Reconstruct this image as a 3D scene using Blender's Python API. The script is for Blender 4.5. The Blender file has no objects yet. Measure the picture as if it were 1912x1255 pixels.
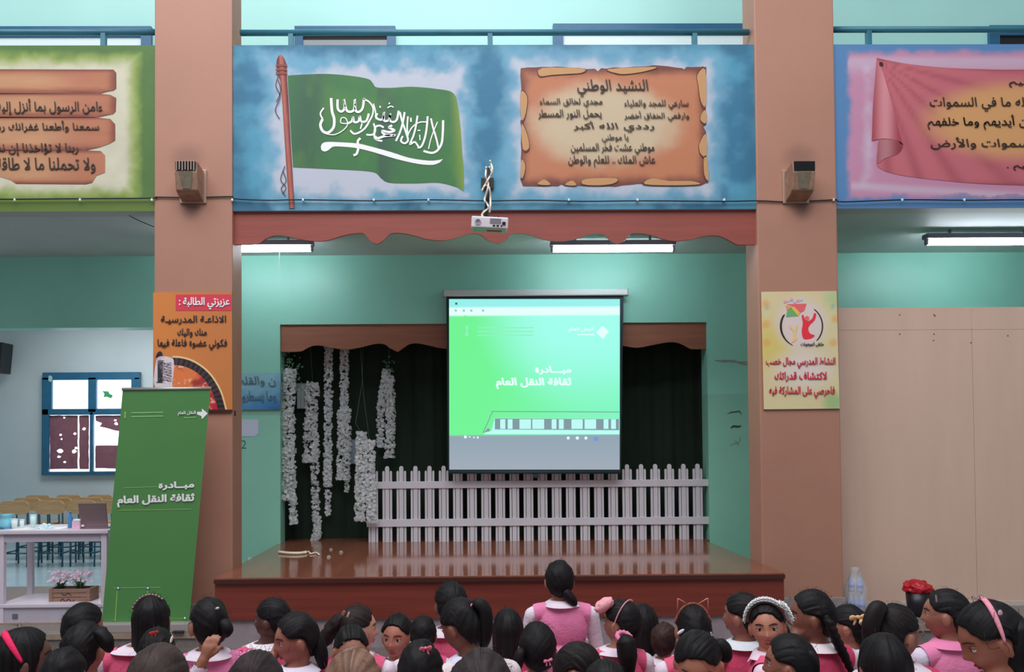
import bpy, bmesh, math, random
import numpy as np
from mathutils import Vector, Matrix, noise as mnoise
from mathutils.bvhtree import BVHTree

SC = bpy.context.scene
COL = SC.collection
# ------------------------------------------------------------------ camera
W, H, F = 1912.0, 1255.0, 1500.0
CAM = Vector((0, 0, 1.65))
_p, _y, _r = math.radians(1.25), math.radians(0.7), math.radians(0.42)
FWD = Vector((math.sin(_y)*math.cos(_p), math.cos(_y)*math.cos(_p), math.sin(_p)))
_r0 = Vector((math.cos(_y), -math.sin(_y), 0)); _u0 = _r0.cross(FWD)
RGT = _r0*math.cos(_r) - _u0*math.sin(_r)
UPV = _u0*math.cos(_r) + _r0*math.sin(_r)
# principal point so that the depth direction vanishes at (869, 826)
CX0 = 869 - F*RGT.y/FWD.y
CY0 = 826 + F*UPV.y/FWD.y
cd = bpy.data.cameras.new('camera'); cam = bpy.data.objects.new('camera', cd); COL.objects.link(cam)
cd.sensor_fit = 'HORIZONTAL'; cd.sensor_width = 36; cd.lens = 36*F/W
cd.shift_x = (W/2-CX0)/W; cd.shift_y = (CY0-H/2)/W
M3 = Matrix((RGT, UPV, -FWD)).transposed()
cam.matrix_world = Matrix.Translation(CAM) @ M3.to_4x4()
SC.camera = cam
def P(px, py, Y):
    d = FWD + RGT*((px-CX0)/F) + UPV*((CY0-py)/F)
    return CAM + d*(Y/d.y)
def Pz(px, py, z):
    d = FWD + RGT*((px-CX0)/F) + UPV*((CY0-py)/F)
    return CAM + d*((z-CAM.z)/d.z)
# ------------------------------------------------------------------ light
SC.view_settings.view_transform = 'Standard'; SC.view_settings.look = 'None'
SC.view_settings.gamma = 1; SC.view_settings.use_curve_mapping = False
SC.view_settings.exposure = 0.0
wd = bpy.data.worlds.new('world'); SC.world = wd; wd.use_nodes = True
wd.node_tree.nodes['Background'].inputs[0].default_value = (0.86, 0.93, 1.0, 1)
wd.node_tree.nodes['Background'].inputs[1].default_value = 0.30
def area(name, loc, size, power, col, target, size_y=None):
    l = bpy.data.lights.new(name, 'AREA'); l.energy = power; l.color = col; l.size = size
    if size_y: l.shape = 'RECTANGLE'; l.size_y = size_y
    o = bpy.data.objects.new(name, l); COL.objects.link(o); o.location = loc
    o.rotation_euler = (Vector(target)-Vector(loc)).to_track_quat('-Z', 'Y').to_euler()
    return o
area('skylight_area', (-1.5, 1.6, 10.0), 12, 1080, (0.97, 0.97, 1.0), (0, 7.0, 2.0), 6)
area('upper_window_light', (-1.5, 7.9, 9.2), 9, 100, (0.85, 0.96, 1.0), (0, 9.5, 5.5), 1.0)
area('left_room_light', (-4.6, 10.4, 3.45), 2.4, 50, (1.0, 0.98, 0.97), (-4.6, 11, 0), 1.2)

# ------------------------------------------------------------------ helpers
def lin(c):
    return tuple(((v/255)/12.92 if v/255 <= .04045 else ((v/255+.055)/1.055)**2.4) for v in c)
def tag(o, label=None, cat=None, group=None, kind=None):
    if label: o['label'] = label
    if cat: o['category'] = cat
    if group: o['group'] = group
    if kind: o['kind'] = kind
    return o
def empty(name, loc=(0, 0, 0), label=None, cat=None, group=None, rot=None):
    o = bpy.data.objects.new(name, None); COL.objects.link(o); o.location = loc
    if rot: o.rotation_euler = rot
    o.empty_display_size = .1
    return tag(o, label, cat, group)
def link(name, me, m=None, parent=None, smooth=False):
    o = bpy.data.objects.new(name, me); COL.objects.link(o)
    if m is not None:
        for mm in (m if isinstance(m, (list, tuple)) else [m]): me.materials.append(mm)
    if smooth and len(me.polygons): me.polygons.foreach_set('use_smooth', [True]*len(me.polygons))
    if parent is not None:
        o.parent = parent
        if parent.type == 'EMPTY':   # geometry is authored in world space
            o.matrix_parent_inverse = Matrix.LocRotScale(parent.location, parent.rotation_euler, parent.scale).inverted()
    return o
def from_bm(name, bm, m=None, parent=None, smooth=False):
    me = bpy.data.meshes.new(name); bm.to_mesh(me); bm.free()
    return link(name, me, m, parent, smooth)
def bx(bm, x0, y0, z0, x1, y1, z1, bev=0, mi=0):
    r = bmesh.ops.create_cube(bm, size=1)
    vs = r['verts']
    bmesh.ops.scale(bm, vec=(abs(x1-x0), abs(y1-y0), abs(z1-z0)), verts=vs)
    bmesh.ops.translate(bm, vec=((x0+x1)/2, (y0+y1)/2, (z0+z1)/2), verts=vs)
    fs = {f for v in vs for f in v.link_faces}
    for f in fs: f.material_index = mi
    if bev:
        es = list({e for v in vs for e in v.link_edges})
        bmesh.ops.bevel(bm, geom=es, offset=bev, segments=2, affect='EDGES', profile=.6)
    return vs
def box(name, x0, y0, z0, x1, y1, z1, m, parent=None, bev=0):
    bm = bmesh.new(); bx(bm, x0, y0, z0, x1, y1, z1, bev)
    return from_bm(name, bm, m, parent)
def tube_bm(bm, pts, rad, seg=8, cap=True, flat=1.0):
    pts = [Vector(p) for p in pts]; n = len(pts)
    rs = rad if isinstance(rad, (list, tuple)) else [rad]*n
    rings = []; up = None
    for i, p in enumerate(pts):
        t = (pts[min(i+1, n-1)]-pts[max(i-1, 0)])
        if t.length < 1e-9: t = Vector((0, 0, 1))
        t.normalize()
        if up is None:
            up = Vector((0, 0, 1)) if abs(t.z) < .9 else Vector((0, 1, 0))
            up = (up - t*up.dot(t)).normalized()
        else: up = (up - t*up.dot(t)).normalized()
        s = t.cross(up)
        rings.append([bm.verts.new(p + (up*math.cos(a)*flat + s*math.sin(a))*rs[i]) for a in [2*math.pi*k/seg for k in range(seg)]])
    for a, b in zip(rings, rings[1:]):
        for k in range(seg): bm.faces.new((a[k], a[(k+1) % seg], b[(k+1) % seg], b[k]))
    if cap:
        try: bm.faces.new(rings[0][::-1]); bm.faces.new(rings[-1])
        except ValueError: pass
    return rings
def tube(name, pts, rad, m, parent=None, seg=8):
    bm = bmesh.new(); tube_bm(bm, pts, rad, seg)
    bmesh.ops.recalc_face_normals(bm, faces=bm.faces)
    return from_bm(name, bm, m, parent, True)
def extrude_poly(name, pts, Y, th, m, parent=None, step=None):
    """polygon given as world (x, z) pairs, front face at Y, thickness th backwards"""
    bm = bmesh.new()
    vs = [bm.verts.new((p[0], Y, p[1])) for p in pts]
    f = bm.faces.new(vs)
    bm.normal_update()
    if f.normal.y > 0: f.normal_flip()
    if th:
        r = bmesh.ops.extrude_face_region(bm, geom=[f])
        nv = [g for g in r['geom'] if isinstance(g, bmesh.types.BMVert)]
        # the extruded copy is the front; move the original back
        bmesh.ops.translate(bm, vec=(0, 0, 0), verts=nv)
        for v in vs: v.co.y += th
        if not f.is_valid: bm.faces.new(vs)
    bmesh.ops.recalc_face_normals(bm, faces=bm.faces)
    if not th:
        bm.normal_update()
        for f in bm.faces:
            if f.normal.y > 0: f.normal_flip()
    bmesh.ops.triangulate(bm, faces=[f for f in bm.faces if len(f.verts) > 4])
    return from_bm(name, bm, m, parent)
def pxpoly(name, pts, Y, th, m, parent=None):
    w = [P(a, b, Y) for a, b in pts]
    return extrude_poly(name, [(q.x, q.z) for q in w], Y, th, m, parent)
def smoothpts(pts, n=6, closed=False):
    """Catmull-Rom through the points"""
    out = []; N = len(pts); pts = [np.array(p, float) for p in pts]
    rng = range(N if closed else N-1)
    for i in rng:
        p0 = pts[(i-1) % N] if (closed or i > 0) else pts[0]; p1 = pts[i]; p2 = pts[(i+1) % N]
        p3 = pts[(i+2) % N] if (closed or i+2 < N) else pts[-1]
        for k in range(n):
            t = k/n
            out.append(tuple(.5*((2*p1)+(-p0+p2)*t+(2*p0-5*p1+4*p2-p3)*t*t+(-p0+3*p1-3*p2+p3)*t**3)))
    if not closed: out.append(tuple(pts[-1]))
    return out
# numpy value noise
_rg = np.random.RandomState(7); _tab = _rg.rand(256, 256)
def vn(x, y):
    xi = np.floor(x).astype(int); yi = np.floor(y).astype(int); fx = x-xi; fy = y-yi
    fx = fx*fx*(3-2*fx); fy = fy*fy*(3-2*fy)
    a = _tab[xi % 256, yi % 256]; b = _tab[(xi+1) % 256, yi % 256]; c = _tab[xi % 256, (yi+1) % 256]; d = _tab[(xi+1) % 256, (yi+1) % 256]
    return (a*(1-fx)+b*fx)*(1-fy)+(c*(1-fx)+d*fx)*fy
def fbm(x, y, o=4):
    s = 0; a = .5; t = 0
    for i in range(o): s = s+a*vn(x*2**i+i*17, y*2**i+i*31); t += a; a *= .5
    return s/t
def sst(a, b, x): 
    t = np.clip((x-a)/(b-a), 0, 1); return t*t*(3-2*t)
def mixc(a, b, t):
    t = np.asarray(t)[..., None]; return np.asarray(a)*(1-t)+np.asarray(b)*t
# ------------------------------------------------------------------ materials
MATS = {}
def mat(name, c, rough=.6, var=.0, scale=4, bump=0, bscale=40, metal=0, spec=.5, emit=None, es=0, stretch=None, alpha=None, trans=0, grime=0, gscale=1.3):
    if name in MATS: return MATS[name]
    m = bpy.data.materials.new(name); m.use_nodes = True; nt = m.node_tree; N = nt.nodes; L = nt.links
    b = N['Principled BSDF']; col = lin(c) if max(c) > 1.01 else c
    b.inputs['Base Color'].default_value = (*col, 1); b.inputs['Roughness'].default_value = rough
    b.inputs['Metallic'].default_value = metal; b.inputs['Specular IOR Level'].default_value = spec
    if trans: b.inputs['Transmission Weight'].default_value = trans
    if alpha is not None: b.inputs['Alpha'].default_value = alpha
    tc = N.new('ShaderNodeTexCoord'); mp = N.new('ShaderNodeMapping'); L.new(tc.outputs['Object'], mp.inputs[0])
    if stretch: mp.inputs['Scale'].default_value = stretch
    src = None
    if var:
        n = N.new('ShaderNodeTexNoise'); n.inputs['Scale'].default_value = scale; n.inputs['Detail'].default_value = 5
        L.new(mp.outputs[0], n.inputs[0])
        r = N.new('ShaderNodeMapRange'); r.inputs[1].default_value = .25; r.inputs[2].default_value = .75
        r.inputs[3].default_value = 1-var; r.inputs[4].default_value = 1+var; L.new(n.outputs[0], r.inputs[0])
        mx = N.new('ShaderNodeVectorMath'); mx.operation = 'SCALE'; mx.inputs[0].default_value = col
        L.new(r.outputs[0], mx.inputs['Scale']); src = mx.outputs[0]
    if grime:
        n = N.new('ShaderNodeTexNoise'); n.inputs['Scale'].default_value = gscale; n.inputs['Detail'].default_value = 8; n.inputs['Roughness'].default_value = .7
        L.new(tc.outputs['Object'], n.inputs[0])
        r = N.new('ShaderNodeMapRange'); r.inputs[1].default_value = .5; r.inputs[2].default_value = .8
        r.inputs[3].default_value = 0; r.inputs[4].default_value = grime; L.new(n.outputs[0], r.inputs[0])
        mx = N.new('ShaderNodeMix'); mx.data_type = 'RGBA'; L.new(r.outputs[0], mx.inputs[0])
        if src: L.new(src, mx.inputs[6])
        else: mx.inputs[6].default_value = (*col, 1)
        mx.inputs[7].default_value = (col[0]*.45, col[1]*.42, col[2]*.38, 1); src = mx.outputs[2]
    if src: L.new(src, b.inputs['Base Color'])
    if bump:
        n = N.new('ShaderNodeTexNoise'); n.inputs['Scale'].default_value = bscale; n.inputs['Detail'].default_value = 4
        L.new(mp.outputs[0], n.inputs[0]); bp = N.new('ShaderNodeBump'); bp.inputs['Strength'].default_value = bump; bp.inputs['Distance'].default_value = .01
        L.new(n.outputs[0], bp.inputs['Height']); L.new(bp.outputs[0], b.inputs['Normal'])
    if emit:
        b.inputs['Emission Color'].default_value = (*lin(emit), 1); b.inputs['Emission Strength'].default_value = es
    MATS[name] = m; return m
def vmat(name, rough=.6, emis=0, spec=.4, bump=0):
    """colour comes from a painted colour attribute (mural paint, print)"""
    if name in MATS: return MATS[name]
    m = bpy.data.materials.new(name); m.use_nodes = True; nt = m.node_tree; b = nt.nodes['Principled BSDF']
    a = nt.nodes.new('ShaderNodeAttribute'); a.attribute_name = 'Col'
    b.inputs['Roughness'].default_value = rough; b.inputs['Specular IOR Level'].default_value = spec
    if emis:
        b.inputs['Base Color'].default_value = (.02, .02, .02, 1)
        nt.links.new(a.outputs[0], b.inputs['Emission Color']); b.inputs['Emission Strength'].default_value = emis
    else: nt.links.new(a.outputs[0], b.inputs['Base Color'])
    if bump:
        n = nt.nodes.new('ShaderNodeTexNoise'); n.inputs['Scale'].default_value = 30; bp = nt.nodes.new('ShaderNodeBump')
        bp.inputs['Strength'].default_value = bump; bp.inputs['Distance'].default_value = .01
        nt.links.new(n.outputs[0], bp.inputs['Height']); nt.links.new(bp.outputs[0], b.inputs['Normal'])
    MATS[name] = m; return m
G = 1.55   # display colour -> albedo gain for the hall light level
def pc(c, g=G):
    """photograph colour (0-255) to an albedo"""
    l = lin(c); return tuple(min(.92, v*g) for v in l)
def setcol(me, cols):
    a = me.color_attributes.new('Col', 'FLOAT_COLOR', 'POINT')
    c = np.ones((len(me.vertices), 4)); c[:, :3] = cols
    a.data.foreach_set('color', c.ravel())
def toPx(co):
    v = Vector(co)-CAM; z = v.dot(FWD)
    return CX0+F*v.dot(RGT)/z, CY0-F*v.dot(UPV)/z
def toPxN(A):
    A = A-np.array(CAM); z = A@np.array(FWD)
    return CX0+F*(A@np.array(RGT))/z, CY0-F*(A@np.array(UPV))/z
def L3(*c): return np.array(lin(c))
def paint_grid(name, x0, z0, x1, z1, Y, dx, fn, m, parent=None):
    nx = max(2, int((x1-x0)/dx)); nz = max(2, int((z1-z0)/dx))
    X, Z = np.meshgrid(np.linspace(x0, x1, nx+1), np.linspace(z0, z1, nz+1))
    V = np.stack([X.ravel(), np.full(X.size, Y), Z.ravel()], 1)
    i = np.arange((nx+1)*(nz+1)).reshape(nz+1, nx+1)
    q = np.stack([i[:-1, :-1], i[:-1, 1:], i[1:, 1:], i[1:, :-1]], -1).reshape(-1, 4)
    me = bpy.data.meshes.new(name); me.from_pydata(V.tolist(), [], q.tolist())
    u, v = toPxN(V); setcol(me, np.clip(fn(u, v), 0, 1.5))
    return link(name, me, m, parent)
def paint_poly(name, pts, Y, fn, m, parent=None, step=8, th=0):
    """crisp polygon given in photo pixels on plane Y, subdivided so it can carry painted colour"""
    w = [P(a, b, Y) for a, b in pts]
    bm = bmesh.new(); f = bm.faces.new([bm.verts.new(q) for q in w]); bm.normal_update()
    if f.normal.y > 0: f.normal_flip()
    bmesh.ops.triangulate(bm, faces=bm.faces[:])
    s = step*Y/F
    for ax in (0, 2):
        lo = min(q[ax] for q in w); hi = max(q[ax] for q in w); k = lo+s
        while k < hi:
            co = Vector((0, Y, 0)); co[ax] = k; no = Vector((0, 0, 0)); no[ax] = 1
            bmesh.ops.bisect_plane(bm, geom=bm.verts[:]+bm.edges[:]+bm.faces[:], plane_co=co, plane_no=no)
            k += s
    me = bpy.data.meshes.new(name); bm.to_mesh(me); bm.free()
    A = np.empty(len(me.vertices)*3); me.vertices.foreach_get('co', A); A = A.reshape(-1, 3)
    u, v = toPxN(A); setcol(me, np.clip(fn(u, v), 0, 1.5))
    return link(name, me, m, parent)
# ------------------------------------------------------------------ arabic text
_AR = {}
_c = 0xFE80
for ch, n in [('ء',1),('آ',2),('أ',2),('ؤ',2),('إ',2),('ئ',4),('ا',2),('ب',4),('ة',2),('ت',4),('ث',4),('ج',4),('ح',4),('خ',4),('د',2),('ذ',2),('ر',2),('ز',2),('س',4),('ش',4),('ص',4),('ض',4),('ط',4),('ظ',4),('ع',4),('غ',4),('ف',4),('ق',4),('ك',4),('ل',4),('م',4),('ن',4),('ه',4),('و',2),('ى',2),('ي',4)]:
    _AR[ch] = (_c, n); _c += n
_LA = {'آ': 0xFEF5, 'أ': 0xFEF7, 'إ': 0xFEF9, 'ا': 0xFEFB}
def shape(s):
    """join Arabic letters into presentation forms and lay them out left to right"""
    out = []; i = 0; prev = False
    def joins_next(j): return j < len(s) and (s[j] == 'ـ' or (s[j] in _AR and _AR[s[j]][1] >= 2))
    while i < len(s):
        ch = s[i]
        if ch == 'ل' and i+1 < len(s) and s[i+1] in _LA:
            out.append(chr(_LA[s[i+1]]+(1 if prev else 0))); prev = False; i += 2; continue
        if ch == 'ـ': out.append('ـ'); prev = True; i += 1; continue
        if ch not in _AR: out.append(ch); prev = False; i += 1; continue
        b, n = _AR[ch]
        if n == 1: out.append(chr(b)); prev = False
        elif n == 2: out.append(chr(b+(1 if prev else 0))); prev = False
        else:
            nx = joins_next(i+1)
            out.append(chr(b+(3 if prev and nx else 2 if nx else 1 if prev else 0))); prev = nx
        i += 1
    return ''.join(out[::-1])
_TC = {}
def raw_text(t):
    if ('r', t) in _TC: return _TC[('r', t)]
    c = bpy.data.curves.new('t', 'FONT'); c.body = t; c.resolution_u = 3
    o = bpy.data.objects.new('t', c); COL.objects.link(o)
    dg = bpy.context.evaluated_depsgraph_get()
    me = bpy.data.meshes.new_from_object(o.evaluated_get(dg))
    V = np.empty(len(me.vertices)*3); me.vertices.foreach_get('co', V); V = V.reshape(-1, 3)[:, :2].copy()
    fs = [tuple(p.vertices) for p in me.polygons]
    bpy.data.objects.remove(o); bpy.data.curves.remove(c); bpy.data.meshes.remove(me)
    _TC[('r', t)] = (V, fs); return V, fs
def text_pts(s, bold=0.0):
    k = (s, bold)
    if k in _TC: return _TC[k]
    vis = shape(s); sub = vis.replace('\ufe93', '\ufee9').replace('\ufe94', '\ufeea')   # the taa marbuta is drawn as haa plus its two dots
    V, fs = raw_text(sub); fs = list(fs)
    for i, ch in enumerate(vis):
        if ch in '\ufe93\ufe94\ufee9':
            a = {tuple(np.round(q, 4)) for q in raw_text(sub[:i])[0]} if i else set()
            new = np.array([q for q in raw_text(sub[:i+1])[0] if tuple(np.round(q, 4)) not in a])
            if not len(new): continue
            xm = (new[:, 0].min()+new[:, 0].max())/2; yt = new[:, 1].max()+.10
            if ch != '\ufe94':        # the isolated form is built as a small ring
                nw = {tuple(np.round(q, 4)) for q in new}; bad = {q for q in range(len(V)) if tuple(np.round(V[q], 4)) in nw}
                fs = [f for f in fs if not any(q in bad for q in f)]; n = len(V)
                V[list(bad)] = (xm, .2)
                xr = (new[:, 0].max()-new[:, 0].min())/2*.8
                ring = lambda r: [(xm+(xr-r)*math.cos(q*.524), .175+(.185-r+(.03 if q == 3 else 0))*math.sin(q*.524)) for q in range(12)]
                V = np.concatenate([V, ring(0), ring(.072)]); fs += [(n+q, n+(q+1) % 12, n+12+(q+1) % 12, n+12+q) for q in range(12)]; yt = .46
            if ch == '\ufee9': continue
            for dx in (-.062, .062):
                n = len(V); V = np.concatenate([V, [(xm+dx+.05*math.cos(q*.785), yt+.05*math.sin(q*.785)) for q in range(8)]]); fs.append(tuple(range(n, n+8)))
    if bold and len(V):   # heavier weight: shifted copies of the same outline
        n = len(V); sh = [(0, 0)]+[(bold*math.cos(q*.785), bold*math.sin(q*.785)) for q in range(8)]
        f0 = fs; fs = [tuple(i+k2*n for i in f) for k2 in range(9) for f in f0]; V = np.concatenate([V+np.array(d) for d in sh])
    _TC[k] = (V, fs); return _TC[k]
def text(name, s, quad, Y, m, parent=None, bold=0.0, ital=0.0):
    """quad: (x0,y0,x1,y1) px box, or 4 px corners TL,TR,BR,BL; the text's ink box fills it"""
    V, fs = text_pts(s, bold)
    if not len(V): return None
    V = V.copy(); V[:, 0] += ital*V[:, 1]
    mn = V.min(0); mx = V.max(0); U = (V-mn)/np.maximum(mx-mn, 1e-6)
    if len(quad) == 4 and not hasattr(quad[0], '__len__'):
        x0, y0, x1, y1 = quad; quad = [(x0, y0), (x1, y0), (x1, y1), (x0, y1)]
    TL, TR, BR, BL = [np.array(q, float) for q in quad]
    u = U[:, :1]; v = U[:, 1:]
    px = (TL*(1-u)+TR*u)*v+(BL*(1-u)+BR*u)*(1-v)
    yf = Y if callable(Y) else (lambda a, b: Y)
    # every glyph (island) sits a hair's breadth apart so overlapping strokes never coincide
    par = list(range(len(px)))
    def find(i):
        while par[i] != i: par[i] = par[par[i]]; i = par[i]
        return i
    for f in fs:
        for k in f[1:]:
            a_, b_ = find(f[0]), find(k)
            if a_ != b_: par[b_] = a_
    ids = {}; dy = [ids.setdefault(find(i), len(ids)) % 150 * .00004 for i in range(len(px))]
    co = [tuple(P(a, b, yf(a, b)-dy[i])) for i, (a, b) in enumerate(px)]
    me = bpy.data.meshes.new(name); me.from_pydata(co, [], fs)
    me.validate(); me.update()
    if len(me.polygons):
        ny = sum(p.normal.y*p.area for p in me.polygons)
        if ny > 0: me.flip_normals()
    return link(name, me, m, parent)
# ================================================================== SETTING
YP, YW = 7.0, 8.7            # front of the pillars, back wall of the arcade
ZC = P(900, 391, YP).z       # underside of the gallery
ZT = P(900, 82, YP).z        # top of the gallery parapet
zst = Pz and 0.58            # stage height
def X(px, Y, py=700): return P(px, py, Y).x
def Z(py, Y, px=900): return P(px, py, Y).z
ST = Z(1012, YW)             # stage floor height from the photo
m_floor = mat('floor_terrazzo', pc((88, 78, 76)), .35, .25, 30, .1, 60, grime=.3)
m_slab = mat('step_stone', pc((104, 97, 94)), .5, .18, 22, .15, 60, grime=.3)
m_nose = mat('step_nosing', pc((128, 112, 98)), .6, .15, 12)
m_pillar = mat('pillar_paint', pc((166, 120, 101), 1.16), .55, .05, 1.3, .12, 90, grime=.10, gscale=.9)
m_teal = mat('teal_paint', pc((126, 188, 170), 1.5), .38, .05, 1.5, .08, 60, grime=.10, gscale=1.0)
m_teal_low = mat('teal_dado_paint', pc((122, 180, 160), 1.5), .38, .06, 1.5, .08, 60, grime=.14, gscale=1.4)
m_tealup = mat('upper_teal_paint', pc((158, 206, 200), 1.25), .5, .04, 1.2, .08, 60)
m_ceil = mat('soffit_plaster', pc((170, 180, 178), 1.3), .6, .06, 2, .1, 60)
m_white = mat('back_room_plaster', pc((176, 190, 196), 1.25), .6, .05, 1.5, .08, 60, grime=.05)
m_rail = mat('rail_teal_metal', pc((34, 88, 104)), .4, .1, 6)
m_frame = mat('window_blue_metal', pc((30, 78, 110)), .4, .12, 8)

box_s = lambda n, *a, **k: tag(box(n, *a, **k), kind='structure')
box_s('floor', -9, -1.5, -.1, 9, 6.6, 0, m_floor)
# raised arcade floor with its nosing
bm = bmesh.new(); bx(bm, -9, 6.6, -.1, 9, 13, .12); box_o = from_bm('trim_1', bm, m_slab); tag(box_o, kind='structure')
tag(box('nosing', -9, 6.585, .075, 9, 6.6, .12, m_nose, box_o), kind=None)

# pillars
def pillar(name, a, b, Y1, m):
    o = box(name, X(a[0], YP), YP, .0, X(a[1], YP), Y1, 8.4, m, bev=.012)
    return tag(o, kind='structure')
pil_l = pillar('wall_pillar_left', (287.5, 434), 0, 7.30, m_pillar)
pil_r = pillar('wall_pillar_right', (1418, 1568), 0, 7.30, m_pillar)
m_marble = mat('skirting_marble', pc((122, 114, 114)), .4, .15, 14, .05, 60)
for pl, a in ((pil_l, (287.5, 434)), (pil_r, (1418, 1568))):
    box('skirting', X(a[0], YP)-.012, YP-.015, .12, X(a[1], YP)+.012, 7.31, Z(1122, YP), m_marble, pl, .003)
xl0, xl1 = X(287.5, YP), X(434, YP); xr0, xr1 = X(1418, YP), X(1568, YP)

# arcade back wall (with the stage opening and the opening to the left room)
ox0, ox1 = X(523, YW), X(1321, YW); oz1 = Z(604, YW); dz = Z(739, YW)
zlin = Z(612, YW, 150)
wl = box_s('wall_back_left', xl0-.05, YW, .12, ox0, YW+.22, dz, m_teal_low); wr = box_s('wall_back_right', ox1, YW, .12, 9, YW+.22, dz, m_teal_low)
box_s('wall_back_upper_left', xl0-.05, YW, dz, ox0, YW+.22, ZC, m_teal); box_s('wall_back_upper_right', ox1, YW, dz, 9, YW+.22, ZC, m_teal)
box_s('wall_back_lintel', ox0, YW, oz1, ox1, YW+.22, ZC, m_teal); box_s('wall_back_beam', -9, YW, zlin, xl0-.05, YW+.22, ZC, m_teal)
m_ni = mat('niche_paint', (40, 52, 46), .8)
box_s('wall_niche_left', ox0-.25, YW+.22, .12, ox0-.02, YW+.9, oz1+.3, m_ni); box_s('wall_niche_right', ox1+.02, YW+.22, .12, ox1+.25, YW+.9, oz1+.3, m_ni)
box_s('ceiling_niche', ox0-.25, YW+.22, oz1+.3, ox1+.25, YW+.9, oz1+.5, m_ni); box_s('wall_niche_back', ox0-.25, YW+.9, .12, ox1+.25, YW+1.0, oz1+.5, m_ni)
# left room
bm = bmesh.new(); bx(bm, -9.2, 12.0, .1, xl1, 12.2, ZC+.2); from_w = from_bm('wall_left_room', bm, m_white); tag(from_w, kind='structure')
box_s('wall_left_room_side', xl0+.2, YW+.22, .1, xl0+.4, 12.0, ZC+.2, m_white)
box_s('floor_left_room', -9, YW+.1, .12, xl0+.3, 12.0, .125, mat('pale_tiles', pc((150, 172, 182)), .16, .06, 3, .02, 30))
# soffit
box_s('ceiling', -9, 7.18, ZC, 9, 12.2, ZC+.25, m_ceil)
# upper floor wall, behind the rail
YU = 9.5
box_s('wall_upper', -9.5, YU, ZC+.2, 9.5, YU+.2, 9.5, m_tealup)
box_s('floor_upper', -9, 7.1, ZC+.25, 9, YU, ZC+.3, m_ceil)

# ---------------------------------------------------------------- gallery parapets with murals
m_par = mat('parapet_plaster', pc((150, 154, 150)), .6, .04, 2)
def cloud(u, v, x0, y0, x1, y1, n=.16, s=26, soft=22):
    """1 inside a ragged cloud around a box"""
    w = (fbm(u/s, v/s)-.5)*soft*3.0
    d = np.minimum(np.minimum(u-x0, x1-u), np.minimum(v-y0, y1-v))+w
    return d
def mural_mid(u, v):
    base = L3(58, 124, 158); base2 = L3(84, 160, 190); cl = L3(196, 202, 216)
    n = fbm(u/60, v/45)
    c = mixc(np.broadcast_to(base, u.shape+(3,)), np.broadcast_to(base2, u.shape+(3,)), sst(.35, .7, n))
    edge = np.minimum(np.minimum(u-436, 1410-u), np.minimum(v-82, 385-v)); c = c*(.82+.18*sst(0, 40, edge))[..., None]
    d1 = cloud(u, v, 505, 118, 872, 372, soft=16); d2 = cloud(u, v, 955, 108, 1336, 365, soft=14, s=30)
    for d in (d1, d2):
        c = mixc(c, np.broadcast_to(L3(120, 176, 204), c.shape), sst(-34, 0, d)*.75)
        c = mixc(c, np.broadcast_to(cl, c.shape), sst(-4, 26, d))
    return c*.9
def mural_left(u, v):
    g = L3(84, 122, 62); y = L3(150, 170, 88); w = L3(214, 210, 186)
    d = np.minimum(262-u, np.minimum(v-98, 374-v))+(fbm(u/22, v/22)-.5)*16
    c = mixc(np.broadcast_to(g, u.shape+(3,)), np.broadcast_to(y, u.shape+(3,)), sst(-6, 14, d))
    c = mixc(c, np.broadcast_to(w, c.shape), sst(8, 32, d))
    c = c*(.9+.2*fbm(u/30, v/30))[..., None]
    c = mixc(c, np.broadcast_to(L3(104, 130, 60), c.shape), (v > 371)*1.0)
    return c*.9
def mural_right(u, v):
    b = L3(92, 140, 190); p = L3(206, 146, 176); w = L3(212, 200, 218)
    d = np.minimum(u-1582, np.minimum(v-94, 372-v))+(fbm(u/24, v/24)-.5)*16
    c = mixc(np.broadcast_to(b, u.shape+(3,)), np.broadcast_to(p, u.shape+(3,)), sst(-4, 12, d))
    q = sst(22, 48, d)*sst(0, 30, 1636-u+(fbm(u/20, v/20)-.5)*30)+sst(12, 30, v-325-(u-1650)*.06)*sst(40, 20, v-325-(u-1650)*.06)*(d > 8)+sst(0, 14, v-100)*sst(150, 112, v)*.6*(d > 4)
    c = mixc(c, np.broadcast_to(w, c.shape), np.clip(q, 0, 1)*.9)
    return c*.9
m_paint = vmat('mural_paint', .55, bump=.08)
YM = YP+.02
def parapet(name, x0, x1, fn, dx):
    o = tag(box(name, x0, YM, ZC, x1, YM+.16, ZT, m_par), kind='structure')
    paint_grid('painting', x0, ZC, x1, ZT, YM-.003, dx, fn, m_paint, o)
    # reveal ledge on top
    return o
par_l = parapet('wall_gallery_left', X(-330, YP), xl0, mural_left, .011)
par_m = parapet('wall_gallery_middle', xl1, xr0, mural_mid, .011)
par_r = parapet('wall_gallery_right', xr1, X(2240, YP), mural_right, .011)
m_flat = vmat('flat_paint', .55)
y1 = YM-.006; y2 = YM-.009; y3 = YM-.012
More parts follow.
